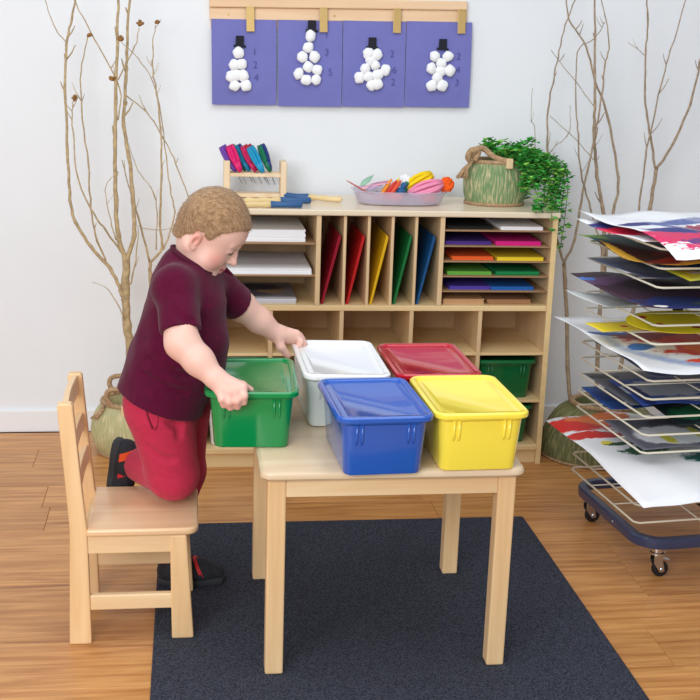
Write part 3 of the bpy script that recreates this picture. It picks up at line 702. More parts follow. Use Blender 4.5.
tree('bare_branches', 'tall bare twig tree standing in the basket left of the cabinet', (-.238, .2, .05), [
    ([(-0.242, 0.200, 0.055), (-0.232, 0.200, 0.207), (-0.223, 0.200, 0.357), (-0.236, 0.200, 0.458), (-0.237, 0.200, 0.603), (-0.235, 0.200, 0.701)], .0205, .0165, 0),
    ([(-0.248, 0.200, 0.550), (-0.254, 0.200, 0.582), (-0.290, 0.205, 0.658), (-0.353, 0.210, 0.733), (-0.403, 0.220, 0.816), (-0.419, 0.220, 0.891), (-0.424, 0.230, 1.054), (-0.426, 0.240, 1.250), (-0.419, 0.250, 1.401), (-0.400, 0.250, 1.481), (-0.385, 0.250, 1.560)], .0085, .004, 4),
    ([(-0.421, 0.250, 1.408), (-0.460, 0.250, 1.460), (-0.487, 0.250, 1.557)], .0025, .0015, 0),
    ([(-0.235, 0.200, 0.683), (-0.260, 0.190, 0.778), (-0.265, 0.190, 0.897), (-0.264, 0.180, 1.094), (-0.258, 0.180, 1.225), (-0.251, 0.170, 1.417), (-0.242, 0.170, 1.569)], .011, .005, 4),
    ([(-0.232, 0.200, 0.690), (-0.208, 0.210, 0.775), (-0.210, 0.220, 0.894), (-0.221, 0.220, 1.039), (-0.236, 0.220, 1.141), (-0.227, 0.230, 1.295), (-0.223, 0.230, 1.379), (-0.211, 0.240, 1.573)], .010, .005, 5),
    ([(-0.297, 0.205, 0.668), (-0.329, 0.190, 0.757), (-0.347, 0.180, 0.874), (-0.353, 0.170, 1.021), (-0.367, 0.160, 1.194), (-0.366, 0.150, 1.316), (-0.342, 0.150, 1.429)], .0045, .0022, 3),
    ([(-0.252, 0.200, 0.718), (-0.304, 0.160, 0.806), (-0.324, 0.150, 0.835), (-0.384, 0.140, 0.968), (-0.395, 0.130, 1.125), (-0.396, 0.130, 1.202), (-0.387, 0.130, 1.231)], .0045, .002, 3),
    ([(-0.253, 0.180, 1.163), (-0.247, 0.190, 1.267), (-0.323, 0.160, 1.424), (-0.374, 0.150, 1.521), (-0.385, 0.150, 1.557)], .003, .002, 2),
    ([(-0.257, 0.180, 1.286), (-0.240, 0.160, 1.313), (-0.193, 0.140, 1.400), (-0.179, 0.130, 1.459)], .003, .0018, 0),
    ([(-0.230, 0.200, 0.585), (-0.211, 0.180, 0.642), (-0.196, 0.170, 0.731), (-0.192, 0.160, 0.818)], .004, .0015, 1),
    ([(-0.236, 0.200, 0.458), (-0.263, 0.160, 0.541), (-0.300, 0.140, 0.605), (-0.346, 0.130, 0.627)], .003, .001, 0),
    ([(-0.267, 0.190, 0.761), (-0.278, 0.170, 0.812), (-0.298, 0.150, 0.935), (-0.270, 0.140, 0.983)], .0028, .0012, 1)],
    BARK, [(-0.338, 0.150, 1.436), (-0.387, 0.130, 1.234), (-0.268, 0.170, 1.299), (-0.175, 0.130, 1.475), (-0.241, 0.170, 1.426)])
tree('bare_branches', 'thinner bare twigs rising behind the boy in the left basket', (-.195, .255, .05), [
    ([(-0.213, 0.250, 0.037), (-0.159, 0.260, 0.429), (-0.157, 0.270, 0.610), (-0.157, 0.270, 0.667)], .010, .007, 0),
    ([(-0.157, 0.270, 0.667), (-0.115, 0.270, 0.724), (-0.121, 0.280, 0.821), (-0.113, 0.280, 0.970), (-0.118, 0.290, 1.139), (-0.128, 0.300, 1.245), (-0.141, 0.300, 1.318), (-0.140, 0.300, 1.400), (-0.132, 0.300, 1.471)], .006, .0018, 4),
    ([(-0.157, 0.270, 0.667), (-0.195, 0.260, 0.833), (-0.221, 0.250, 0.924), (-0.246, 0.250, 1.025)], .005, .0018, 2),
    ([(-0.021, 0.300, 0.886), (-0.065, 0.300, 1.010), (-0.107, 0.300, 1.098), (-0.165, 0.290, 1.185), (-0.237, 0.280, 1.243)], .0026, .0026, 2),
    ([(-0.111, 0.270, 0.714), (-0.071, 0.290, 0.827), (-0.086, 0.290, 0.924), (-0.099, 0.300, 1.033), (-0.128, 0.310, 1.245), (-0.179, 0.310, 1.346), (-0.246, 0.310, 1.413)], .0035, .0015, 3),
    ([(-0.135, 0.270, 0.714), (-0.131, 0.260, 0.831), (-0.140, 0.250, 0.918), (-0.193, 0.250, 0.992), (-0.231, 0.240, 1.110)], .003, .0012, 2),
    ([(-0.189, 0.260, 0.792), (-0.122, 0.300, 0.779), (-0.080, 0.320, 0.784)], .002, .001, 0)],
    BARK, [(-0.126, 0.300, 1.485)])
lb_, _ = basket('floor_basket', 'pale woven floor basket with rope handles behind the chair', 'basket', (-.225, .205, 0), [(.112, .004), (.132, .04), (.140, .09), (.126, .145), (.104, .178), (.100, .188)], 1.0, .92, 46, C(176, 172, 126), C(208, 196, 152), rim_r=.009)
for s in (-1, 1):
    hp = smoothpath([(-.062, s*.070, .19), (-.080, s*.080, .222), (-.068, s*.084, .248), (-.01, s*.086, .252), (.04, s*.084, .248), (.055, s*.078, .222), (.045, s*.07, .19)], 5)
    obj('rope_handle', MB().tube(hp, .009, 8), rope, lb_, smooth=True)
obj('leather_tab', MB().box(-.03, -.008, -.108, -.098, .160, .195), MATS['tab_leather'], lb_, bevel=.003)
tt = MB()
for k in range(9): a = random.uniform(-.014, .014); tt.tube([(-.085, -.05, .19), (-.105+a*.4, -.07, .165), (-.13+a, -.08, .145)], [.006, .006, .004], 6)
obj('tassel', tt, rope, lb_, smooth=True)
rb_, _ = basket('floor_basket', 'dark green woven floor basket between cabinet and drying rack', 'basket', (1.475, .10, 0), [(.212, .004), (.218, .03), (.205, .10), (.165, .165), (.12, .190), (.115, .198)], 1.0, .85, 64, C(104, 110, 70), C(150, 146, 104), rim_r=.010)
tree('bare_branches', 'forked bare branch nearest the right end of the cabinet', (1.41, .12, .05), [
    ([(1.423, 0.120, 0.045), (1.388, 0.120, 0.104), (1.368, 0.130, 0.151), (1.346, 0.150, 0.313), (1.319, 0.180, 0.633), (1.310, 0.180, 0.691)], .0105, .008, 0),
    ([(1.310, 0.180, 0.691), (1.289, 0.200, 0.760), (1.278, 0.250, 0.857), (1.269, 0.300, 0.977), (1.259, 0.310, 1.090), (1.252, 0.320, 1.224), (1.263, 0.320, 1.322), (1.278, 0.330, 1.408), (1.296, 0.330, 1.519), (1.333, 0.330, 1.625)], .006, .0025, 5),
    ([(1.310, 0.180, 0.691), (1.340, 0.180, 0.779), (1.353, 0.180, 0.893), (1.369, 0.180, 1.028), (1.386, 0.180, 1.150), (1.399, 0.180, 1.290), (1.401, 0.180, 1.385), (1.414, 0.190, 1.458), (1.390, 0.190, 1.550), (1.366, 0.190, 1.622)], .0065, .002, 5),
    ([(1.261, 0.320, 1.203), (1.327, 0.280, 1.144), (1.383, 0.220, 1.080), (1.405, 0.200, 1.051)], .0015, .0022, 1),
    ([(1.285, 0.300, 1.099), (1.323, 0.280, 1.151), (1.319, 0.280, 1.245)], .0018, .001, 1),
    ([(1.224, 0.330, 1.045), (1.208, 0.330, 1.166), (1.195, 0.330, 1.190), (1.194, 0.330, 1.299)], .0018, .001, 1)], BARKD)
tree('bare_branches', 'straight crossing bare branches rising behind the drying rack', (1.5, .14, .05), [
    ([(1.488, 0.140, 0.038), (1.466, 0.150, 0.190), (1.459, 0.170, 0.394), (1.464, 0.200, 0.630), (1.461, 0.220, 0.828), (1.452, 0.220, 0.882), (1.419, 0.220, 1.003), (1.396, 0.220, 1.147), (1.390, 0.220, 1.254), (1.379, 0.220, 1.363), (1.371, 0.220, 1.477), (1.358, 0.220, 1.622)], .012, .004, 4),
    ([(1.471, 0.200, 0.556), (1.488, 0.240, 0.770), (1.504, 0.250, 0.878), (1.509, 0.250, 0.990), (1.455, 0.260, 1.211), (1.402, 0.270, 1.327), (1.358, 0.270, 1.446), (1.292, 0.280, 1.538), (1.274, 0.280, 1.621)], .008, .0028, 4),
    ([(1.454, 0.200, 0.740), (1.422, 0.260, 0.876), (1.376, 0.270, 1.007), (1.354, 0.270, 1.142), (1.341, 0.280, 1.249), (1.332, 0.280, 1.428), (1.391, 0.290, 1.474), (1.426, 0.290, 1.533)], .0045, .0016, 4),
    ([(1.241, 0.300, 1.432), (1.337, 0.280, 1.322), (1.391, 0.230, 1.246)], .0014, .002, 2)], BARKD)
tree('bare_branches', 'wide forked bare branch at the right edge above the rack', (1.6, .16, .05), [
    ([(1.542, 0.160, 0.030), (1.552, 0.180, 0.257), (1.624, 0.240, 0.623), (1.648, 0.270, 0.877), (1.661, 0.280, 1.022)], .011, .0085, 0),
    ([(1.661, 0.280, 1.022), (1.627, 0.280, 1.136), (1.608, 0.280, 1.214), (1.590, 0.280, 1.311), (1.585, 0.290, 1.442), (1.584, 0.290, 1.528), (1.569, 0.290, 1.632)], .006, .003, 3),
    ([(1.616, 0.240, 0.547), (1.598, 0.250, 0.769), (1.599, 0.250, 0.880), (1.609, 0.260, 1.070), (1.618, 0.260, 1.148), (1.645, 0.270, 1.324), (1.673, 0.280, 1.445), (1.716, 0.280, 1.637)], .0055, .0025, 4),
    ([(1.661, 0.280, 1.022), (1.718, 0.280, 1.127), (1.764, 0.280, 1.260), (1.790, 0.290, 1.404), (1.804, 0.290, 1.552), (1.800, 0.290, 1.654)], .0065, .003, 3),
    ([(1.586, 0.290, 1.422), (1.548, 0.290, 1.448), (1.516, 0.290, 1.468)], .0018, .001, 1)], BARKD)

# ================================================================== drying rack on casters
AL = math.radians(6)
O0 = Vector((1.225, -.9, 0))+Vector((math.cos(AL), math.sin(AL), 0))*-.016+Vector((-math.sin(AL), math.cos(AL), 0))*-.027
rack = thing('drying_rack', 'wheeled art drying rack with cream wire shelves and navy base', 'drying rack', O0, AL)
SWI, SDE = .64, .447
WIRE = mat('cream_wire', C(226, 220, 200), .4); NAVY = mat('navy_enamel', C(52, 64, 98), .35, coat=.3); BLK = mat('black_enamel', C(22, 22, 26), .4); CHR = mat('chrome', C(200, 202, 206), .18, 1); RUB = mat('black_rubber', C(24, 24, 26), .6)
SZ = [.165+.0515*k for k in range(16)]
me_sh = None
for z in SZ:
    if me_sh is None:
        m = MB(); r = .0032; c = .012
        loop = [(c, 0, 0), (SWI-c, 0, 0), (SWI, c, 0), (SWI, SDE-c, 0), (SWI-c, SDE, 0), (c, SDE, 0), (0, SDE-c, 0), (0, c, 0)]
        m.tube(loop, r, 6, closed=True)
        for x in (.20, .44): m.tube([(x, 0, -.004), (x, SDE, -.004)], .0024, 6)
        for y in (.15, .30): m.tube([(0, y, -.003), (SWI, y, -.003)], .0022, 6)
        o = obj('wire_shelf', m, WIRE, rack, smooth=True); me_sh = o.data
    else:
        o = bpy.data.objects.new('wire_shelf', me_sh); COL.objects.link(o); o.parent = rack
    o.location = (0, 0, z)
for x in (.355, .50):
    obj('upright_post', bx(x-.013, x+.013, .502, .528, .10, .93), BLK, rack, bevel=.003)
obj('post_bridge', bx(.368, .487, .506, .524, .90, .92), BLK, rack, bevel=.002)
bs = MB(); rad = .07; pts = rrect(SWI-.03, SDE+.02, rad, 0, 6, SWI/2+.012, SDE/2-.0)
rs = []
n_ = len(pts)
for i, p in enumerate(pts):
    tng = (Vector(pts[(i+1) % n_])-Vector(pts[i-1])).normalized(); nn = Vector((tng.y, -tng.x, 0))
    rs.append([Vector(p)+nn*a+Vector((0, 0, b)) for a, b in ((.012, .088), (.014, .093), (.014, .113), (.010, .118), (-.010, .118), (-.014, .113), (-.014, .093), (-.010, .088))])
bs.rings(rs, closed=True)
obj('base_frame', bs, NAVY, rack, smooth='auto')
obj('cross_bar', bx(.342, .368, .0, .528, .094, .112), BLK, rack, bevel=.003)
for x, y in ((.052, .400), (.075, -.002), (SWI-.06, -.002), (SWI-.06, .400)):
    cs = obj('caster', MB().rings([[(x+q*math.cos(a), y+q*math.sin(a), z) for a in np.linspace(0, 2*PI, 16, endpoint=False)] for q, z in ((.018, .0885), (.018, .078), (.022, .076), (.022, .070), (.012, .068))]), CHR, rack, smooth='auto')
    fk = MB()
    for s in (-1, 1): fk.prism([(x-.014, .072), (x+.016, .072), (x+.014, .05), (x+.022, .018), (x+.006, .016), (x-.013, .045)], y+s*.013-.0015, y+s*.013+.0015)
    obj('fork', fk, CHR, cs, bevel=.001)
    wl = MB(); wl.rings([[(x+.013+q*math.cos(a), y+yy, .0235+q*math.sin(a)) for a in np.linspace(0, 2*PI, 24, endpoint=False)] for q, yy in ((.016, -.010), (.0215, -.009), (.0235, -.005), (.0235, .005), (.0215, .009), (.016, .010))])
    obj('wheel', wl, RUB, cs, smooth='auto'); obj('axle', MB().cyl((x+.013, y-.017, .0235), (x+.013, y+.017, .0235), .006, n=12), CHR, cs)
    obj('brake_lever', MB().prism([(x-.005, .066), (x+.038, .052), (x+.040, .045), (x+.030, .046), (x-.005, .058)], y-.008, y+.008), CHR, cs, bevel=.002)
obj('bolt', MB().ball((.014, .16, .103), .004, 8, 6), CHR, rack)

# ---- painted papers on the rack (sheet coordinates: u right, v back, from the sheet's front-left corner)
def sheet(name, label, u0, v0, w_, d, z, m, rz=0, curl=0, droop=0, wav=.003, seed=0, cat='painting', left=0):
    rr = random.Random(seed); nx, ny = 22, 18; vs = []; ph = [rr.uniform(0, 6) for _ in range(4)]
    def zz(u, v):
        a = wav*math.sin(u*14+ph[0])*math.sin(v*11+ph[1])+wav*.5*math.sin(u*29+v*17+ph[2])
        gv = v0+v; e = max(0, -gv); a -= droop*e*e*.9            # past the front wire the paper sags
        gu = u0+u; e2 = max(0, -gu); a += left*e2*e2*3
        c_ = max(0, 1-(u/w_)*3)*max(0, 1-((d-v)/d)*2.2); a += curl*c_*c_
        return a+.003
    for s in (0, 1):
        for j in range(ny+1):
            for i in range(nx+1):
                u, v = w_*i/nx, d*j/ny; vs.append((u, v, zz(u, v)+wav-s*.0007))
    N = (nx+1)*(ny+1); fs = []
    for j in range(ny):
        for i in range(nx):
            a = j*(nx+1)+i; fs += [(a, a+1, a+nx+2, a+nx+1), (N+a, N+a+nx+1, N+a+nx+2, N+a+1)]
    bd = [i for i in range(nx+1)]+[(j+1)*(nx+1)-1 for j in range(1, ny+1)]+[ny*(nx+1)+i for i in range(nx-1, -1, -1)]+[j*(nx+1) for j in range(ny-1, 0, -1)]
    fs += [(bd[k], N+bd[k], N+bd[(k+1) % len(bd)], bd[(k+1) % len(bd)]) for k in range(len(bd))]
    pos = O0+Vector((math.cos(AL), math.sin(AL), 0))*u0+Vector((-math.sin(AL), math.cos(AL), 0))*v0+Vector((0, 0, z+.0032))
    o = obj(name, (vs, [], fs), m, loc=pos, rot=(0, 0, AL+rz), smooth=True); return tag(o, label, cat, 'paintings drying on the rack')
W0 = C(240, 242, 246)
def S_(k): return SZ[k]
sheet('painting', 'white sheet with blue and pink swirls on top of the rack', -.03, -.13, .56, .60, S_(15)+.016, paint('art_top', W0, [(C(64, 66, 140), .30, .20, .26, .12, .35, 9), (C(222, 40, 100), .10, .15, .14, .08, .5, 26), (C(226, 50, 110), .20, .06, .14, .03, .5, 40), (C(110, 44, 130), .24, .10, .16, .05, .45, 30), (C(96, 110, 168), .25, .36, .18, .08, .2, 8), (W0, .27, .33, .11, .055, .1, 12), (C(160, 60, 90), .28, .33, .09, .04, .5, 40), (C(150, 156, 190), .40, .42, .14, .05, .5, 30), (C(40, 46, 120), .06, .36, .05, .03, .3, 14), (C(46, 50, 128), .12, .25, .09, .03, .25, 14)]), 0, .008, 1.6, .007, 1, left=.3)
sheet('painting', 'white sheet with red and violet paint second from the top', -.035, .04, .50, .40, S_(15), paint('art_two', W0, [(C(226, 36, 74), .08, .22, .10, .10, .3, 14), (C(40, 44, 118), .12, .30, .14, .06, .3, 10), (C(52, 50, 120), .30, .16, .2, .10, .3, 9)]), .04, 0, .3, .006, 2)
sheet('painting', 'dark brown and red painting with green corner', -.035, .0, .56, .46, S_(14), paint('art_brown', C(62, 34, 26), [(C(34, 92, 96), .07, .38, .12, .07, .25, 14), (C(120, 170, 50), .03, .42, .05, .05, .3, 20), (C(206, 160, 50), .016, .16, .016, .15, .2, 40), (C(110, 40, 28), .20, .15, .12, .05, .5, 22), (C(150, 40, 24), .22, .06, .2, .05, .35, 14), (C(226, 170, 60), .30, .01, .22, .03, .35, 16), (C(40, 26, 30), .30, .26, .22, .1, .2, 8)]), 0, 0, .3, .007, 3)
sheet('painting', 'slate blue sheet under the brown painting', -.01, .07, .24, .33, S_(13), paint('art_slate', C(84, 90, 118), [(C(112, 116, 130), .10, .13, .07, .07, .25, 12)]), .05, 0, 0, .005, 4)
sheet('painting', 'turquoise painting with white and yellow swirls', .075, -.025, .5, .40, S_(13)+.012, paint('art_turq', C(20, 112, 168), [(C(226, 220, 60), .03, .08, .07, .12, .3, 20), (W0, .10, .08, .06, .03, .4, 24), (C(236, 238, 230), .22, .03, .10, .025, .4, 24), (C(26, 70, 150), .30, .18, .2, .1, .3, 10), (C(220, 226, 90), .06, .01, .05, .03, .3, 24)]), 0, 0, .4, .005, 5)
sheet('painting', 'large dark plum painting with blue front edge', -.07, -.06, .60, .47, S_(12), paint('art_plum', C(58, 30, 52), [(C(96, 60, 100), .10, .36, .16, .05, .4, 20), (C(30, 50, 110), .16, .06, .14, .07, .3, 14), (C(70, 96, 80), .34, .05, .16, .05, .35, 18), (C(70, 120, 200), .02, .40, .03, .02, .4, 50), (W0, .06, .02, .02, .01, .3, 50), (C(44, 22, 34), .30, .28, .25, .10, .2, 8)]), 0, 0, .8, .006, 6)
sheet('painting', 'small pale grey paper scrap curling past the rack edge', -.06, .17, .20, .19, S_(11)-.002, paint('art_pale', C(206, 210, 208), []), .25, .01, 0, .008, 7)
def palette():
    n = 48; o_ = []
    for k in range(n):
        a = 2*PI*k/n; r = 1+.10*math.sin(2*a+.6)+.06*math.sin(3*a+1); o_.append((.19*r*math.cos(a), .085*r*math.sin(a)))
    return MB().prism(o_, 0, .0012, 'z')
po = O0+Vector((math.cos(AL), math.sin(AL), 0))*.155+Vector((-math.sin(AL), math.cos(AL), 0))*.095
tag(obj('paper_palette', palette(), paint('art_palette', C(238, 214, 32), [(C(20, 120, 70), .10, -.01, .035, .022, .2, 40), (C(196, 60, 30), -.13, .03, .014, .010, .1, 40), (C(150, 70, 40), .0, -.045, .016, .008, .1, 40), (C(214, 120, 40), -.10, -.02, .012, .009, .1, 40)]), loc=(po.x, po.y, S_(10)+.038), rot=(.16, .02, AL)),
    'yellow paper palette cut-out with paint dabs on the rack', 'painting', 'paintings drying on the rack')
sheet('painting', 'yellow paper strip with red dots under the palette', -.09, .12, .26, .10, S_(10)-.001, paint('art_strip', C(240, 216, 40), [(C(190, 40, 40), .10, .05, .012, .010, .1, 40), (C(190, 40, 40), .15, .055, .010, .010, .1, 40)]), .12, 0, 0, .003, 8)
sheet('painting', 'white sheet with blue outline and red orange centre', -.075, -.10, .58, .60, S_(9), paint('art_white', W0, [(C(84, 130, 196), .27, .26, .235, .235, .05, 10), (C(232, 236, 242), .27, .26, .222, .222, .05, 10), (C(206, 62, 44), .26, .27, .16, .15, .3, 12), (C(214, 110, 44), .36, .20, .12, .09, .3, 14), (C(232, 232, 236), .16, .22, .05, .05, .3, 16), (C(44, 100, 180), .09, .38, .07, .03, .3, 16), (C(60, 120, 196), .10, .21, .04, .03, .35, 24), (C(150, 40, 30), .16, .34, .09, .04, .4, 20), (C(228, 80, 50), .28, .07, .10, .02, .4, 20)]), 0, 0, 1.2, .005, 9, left=.4)
sheet('painting', 'dark slate sheet just below the blue outlined painting', .02, .02, .45, .38, S_(8), paint('art_darkslate', C(70, 80, 108), [(C(40, 64, 130), .16, .12, .08, .05, .3, 20)]), 0, 0, 0, .004, 10)
sheet('painting', 'royal blue paper with pale grey brush patch', .02, .06, .5, .26, S_(6)+.004, paint('art_blue', C(36, 70, 150), [(C(166, 172, 182), .12, .15, .12, .08, .3, 14), (C(150, 156, 170), .20, .05, .10, .02, .4, 20), (C(22, 40, 100), .03, .12, .02, .14, .2, 20)]), -.06, 0, 0, .007, 11)
sheet('painting', 'charcoal paper with dark oval dabs under the blue sheet', .005, .10, .42, .32, S_(6)-.002, paint('art_char', C(92, 94, 104), [(C(44, 46, 54), .05, .28, .05, .02, .1, 20)]), 0, 0, 0, .002, 12)
sheet('painting', 'dark sheet with a green paint patch', .12, .02, .45, .36, S_(5)+.013, paint('art_green', C(22, 40, 44), [(C(14, 110, 70), .14, .09, .12, .07, .3, 16), (C(40, 150, 90), .2, .07, .05, .03, .4, 20)]), 0, 0, 0, .004, 13)
sheet('painting', 'blue painting with a pale ring at the back of the rack', .005, .22, .40, .21, S_(5), paint('art_blue_two', C(30, 78, 150), [(C(190, 196, 206), .16, .05, .03, .02, .3, 40), (C(24, 60, 130), .05, .12, .06, .05, .3, 14)]), 0, 0, 0, .004, 14)
sheet('painting', 'grey paper with white patches and yellow dabs', .005, .005, .5, .26, S_(4), paint('art_grey', C(104, 104, 116), [(C(228, 230, 236), .13, .10, .10, .075, .2, 16), (C(224, 226, 232), .36, .10, .09, .09, .2, 16), (C(214, 206, 70), .11, .07, .018, .045, .35, 40), (C(212, 204, 90), .22, .11, .014, .05, .4, 40), (C(60, 60, 70), .18, .21, .07, .03, .4, 30)]), 0, 0, 0, .004, 15)
sheet('painting', 'white sheet with red and orange strokes drooping off the low shelf', -.085, -.19, .55, .66, S_(3)-.006, paint('art_red', W0, [(C(214, 44, 40), .07, .58, .12, .06, .3, 16), (C(232, 120, 50), .16, .62, .10, .05, .35, 20), (C(214, 50, 44), .10, .48, .12, .028, .35, 20), (C(236, 220, 80), .09, .41, .02, .02, .2, 40), (C(40, 90, 60), .17, .33, .07, .035, .4, 40), (C(0, 96, 90), .36, .24, .12, .05, .3, 24), (C(40, 90, 60), .13, .40, .05, .012, .4, 40)]), 0, .0, .9, .009, 16, left=-.5)

# ================================================================== the boy
BASE = Vector((-.03, -.885, .007))
boy = thing('person', 'young boy in maroon tee and red trousers kneeling on the chair', 'person', BASE)
def bpart(name, me, m, parent=None, smooth=True, label=None):
    o = obj(name, me, m, parent or boy, smooth=smooth, label=label)
    if not parent: o.location = -BASE
    return o
V3 = lambda p: np.array(p, float)
th_, ps_ = math.radians(35), math.radians(7)
def rzv(v): return np.array((v[0]*math.cos(ps_)+v[1]*math.sin(ps_), -v[0]*math.sin(ps_)+v[1]*math.cos(ps_), v[2]))
HF, HS, HU = rzv((math.cos(th_), 0, -math.sin(th_))), rzv((0, -1, 0)), rzv((math.sin(th_), 0, math.cos(th_)))
HC = V3((.036, -1.04, 1.017)); HR = np.stack([HF, HS, HU])
def H(f, s, u): return HC+HF*f+HS*s+HU*u
# --- key joints
NECK0 = V3((-0.012, -1.040, 0.892)); SHN = V3((-0.054, -1.125, 0.872)); ELN = V3((-0.037, -1.205, 0.758)); WRN = V3((0.033, -1.250, 0.691))
SHF = V3((0.031, -0.945, 0.848)); ELF = V3((0.108, -0.900, 0.779)); WRF = V3((0.201, -0.872, 0.699))
# --- body: head, neck, trunk, arms and hands as one surface
B = Field((-.20, -1.34, .52), (.34, -.76, 1.125), .0026)
B.ell(H(.005, 0, .002), (.0800, .072, .0790), HR, .01)
B.ell(H(.040, 0, .0), (.047, .060, .052), HR, .02)
B.ell(H(.034, 0, -.056), (.050, .054, .060), HR, .02)
for s in (-1, 1):
    B.cap(H(.046, s*.028, -.068), H(.040, s*.034, -.078), .030, k=.015)
    B.cap(H(-.005, s*.042, -.066), H(.052, s*.014, -.101), .026, .020, .015)
B.cap(H(.058, -.008, -.104), H(.058, .008, -.104), .0195, k=.012)
B.cap(H(.020, 0, -.085), H(.052, 0, -.100), .030, .022, .02)
for s in (-1, 1):
    B.ell(H(.088, s*.029, -.026), (.012, .016, .010), HR, .012, 'sub')
    B.ell(H(.069, s*.030, -.029), (.0125, .0145, .011), HR, .004)
    B.cap(H(.082, s*.010, -.014), H(.070, s*.042, -.014), .005, k=.012)
B.chain([H(.080, 0, -.018), H(.088, 0, -.036), H(.0985, 0, -.055)], [.006, .0065, .0085], .008)
for s in (-1, 1): B.cap(H(.089, s*.008, -.057), H(.086, s*.009, -.058), .0058, k=.006)
B.chain([H(.076, -.017, -.081), H(.0845, 0, -.0775), H(.076, .017, -.081)], [.004, .0065, .004], .005)
B.chain([H(.075, -.014, -.0865), H(.0825, 0, -.089), H(.075, .014, -.0865)], [.004, .0065, .004], .005)
B.chain([H(.080, -.018, -.0835), H(.091, 0, -.0832), H(.080, .018, -.0835)], [.0012, .0016, .0012], .003) if 0 else None
for s in (-1, 1):
    ec = H(-.006, s*.069, -.050); a = HF*.35+HS*s*.94; R_ = np.stack([HF*.9-HS*s*.43, HS*s*.9+HF*.43, HU*.98-HF*.2])
    B.ell(ec, (.0125, .0055, .0200), R_, .004)
    B.ell(ec+HS*s*.006+HF*.001-HU*.001, (.0062, .005, .0110), R_, .003, 'sub')
    B.cap(H(.000, s*.066, -.067), H(.000, s*.067, -.069), .005, k=.005)
B.cap(NECK0, H(-.014, 0, -.050), .045, .046, .02)
B.chain([V3((-0.083, -1.035, 0.607)), V3((-0.036, -1.035, 0.747)), V3((-0.033, -1.035, 0.834)), NECK0], [.085, .085, .074, .045], .02)
B.cap(SHN, SHF, .04, k=.02)
def arm(sh, el, wr, r):
    mid = el*.45+wr*.55
    B.chain([sh, el, mid, wr], r, .014)
arm(SHN, ELN, WRN, [.040, .039, .0345, .0255]); arm(SHF, ELF, WRF, [.040, .0385, .032, .0235])
# right hand: palm over the green lid's rim, four fingers over the front, thumb along the top
def finger(pts, rs, k=.004): B.chain([V3(p) for p in pts], rs, k)
KN = [(0.048, -1.272, 0.662), (0.066, -1.277, 0.659), (0.083, -1.278, 0.661), (0.099, -1.275, 0.670)]
for k_ in KN: B.cap(WRN+(V3(k_)-WRN)*.15, k_, .0185, .0125, .012)
TIPM = [(0.053, -1.286, 0.647), (0.069, -1.289, 0.641), (0.086, -1.289, 0.643), (0.102, -1.287, 0.654)]
TIP = [(0.057, -1.279, 0.631), (0.072, -1.280, 0.625), (0.088, -1.280, 0.627), (0.102, -1.279, 0.637)]
for a_, b_, c_ in zip(KN, TIPM, TIP): finger([a_, b_, c_], [.0105, .0095, .0085], .0035)
finger([(0.076, -1.255, 0.678), (0.101, -1.252, 0.670), (0.121, -1.247, 0.657)], [.012, .0085, .0062], .006)
# left hand: pinches the corner of the white lid
KF = [(0.257, -0.862, 0.693), (0.266, -0.850, 0.684), (0.273, -0.838, 0.672), (0.275, -0.828, 0.660)]
for k_ in KF: B.cap(WRF+(V3(k_)-WRF)*.15, k_, .0180, .0115, .012)
TF1 = [(0.269, -0.866, 0.675), (0.278, -0.852, 0.666), (0.282, -0.840, 0.655), (0.281, -0.830, 0.644)]
TF2 = [(0.261, -0.866, 0.652), (0.269, -0.852, 0.645), (0.272, -0.840, 0.636), (0.270, -0.832, 0.630)]
for a_, b_, c_ in zip(KF, TF1, TF2): finger([a_, b_, c_], [.0100, .0090, .0078], .003)
finger([(0.208, -0.880, 0.687), (0.216, -0.885, 0.664), (0.235, -0.878, 0.639)], [.0135, .0112, .0088], .006)
def skinmat():
    m = bpy.data.materials.new('skin'); m.use_nodes = True; q = NT(m); b = q.b
    b.inputs['Roughness'].default_value = .5; b.inputs['Specular IOR Level'].default_value = .35
    b.inputs['Subsurface Weight'].default_value = .15; b.inputs['Subsurface Radius'].default_value = (1, .4, .25); b.inputs['Subsurface Scale'].default_value = .006
    tc = q.n('ShaderNodeTexCoord'); cur = None; base = C(234, 188, 172)
    for (c, p, r, soft) in ((C(216, 134, 122), H(.058, .044, -.066), .026, .02), (C(216, 134, 122), H(.058, -.044, -.066), .026, .02), (C(216, 140, 126), H(-.006, .078, -.046), .022, .016), (C(206, 112, 112), H(.084, .006, -.083), .0115, .005), (C(230, 168, 152), H(.096, 0, -.056), .010, .008), (C(228, 164, 150), V3((0.075, -1.280, 0.638)), .026, .02), (C(226, 164, 150), V3((0.267, -0.850, 0.647)), .022, .02)):
        d = q.n('ShaderNodeVectorMath', operation='DISTANCE'); d.inputs[1].default_value = tuple(p); q.l(tc.outputs['Object'], d.inputs[0])
        mr = q.n('ShaderNodeMapRange'); mr.inputs[1].default_value = r+soft*.5; mr.inputs[2].default_value = max(0, r-soft); mr.inputs[4].default_value = .75; q.l(d.outputs['Value'], mr.inputs[0])
        mx = q.n('ShaderNodeMix', data_type='RGBA'); mx.inputs[7].default_value = c; q.l(mr.outputs[0], mx.inputs[0])
        if cur: q.l(cur, mx.inputs[6])
        else: mx.inputs[6].default_value = base
        cur = mx.outputs[2]
    q.l(cur, b.inputs['Base Color']); return m
body = bpart('body', B.mesh(), skinmat())
def surf(p, d, mx=.06):
    """first skin surface hit from p along d"""
    p, d = V3(p), V3(d)/np.linalg.norm(d)
    for k in range(400):
        q_ = p+d*mx*k/400; i = np.round((q_-B.lo)/B.h).astype(int)
        if (i >= 0).all() and (i < B.n).all() and B.F[tuple(i)] < .0012: return q_
    return p+d*mx*.5
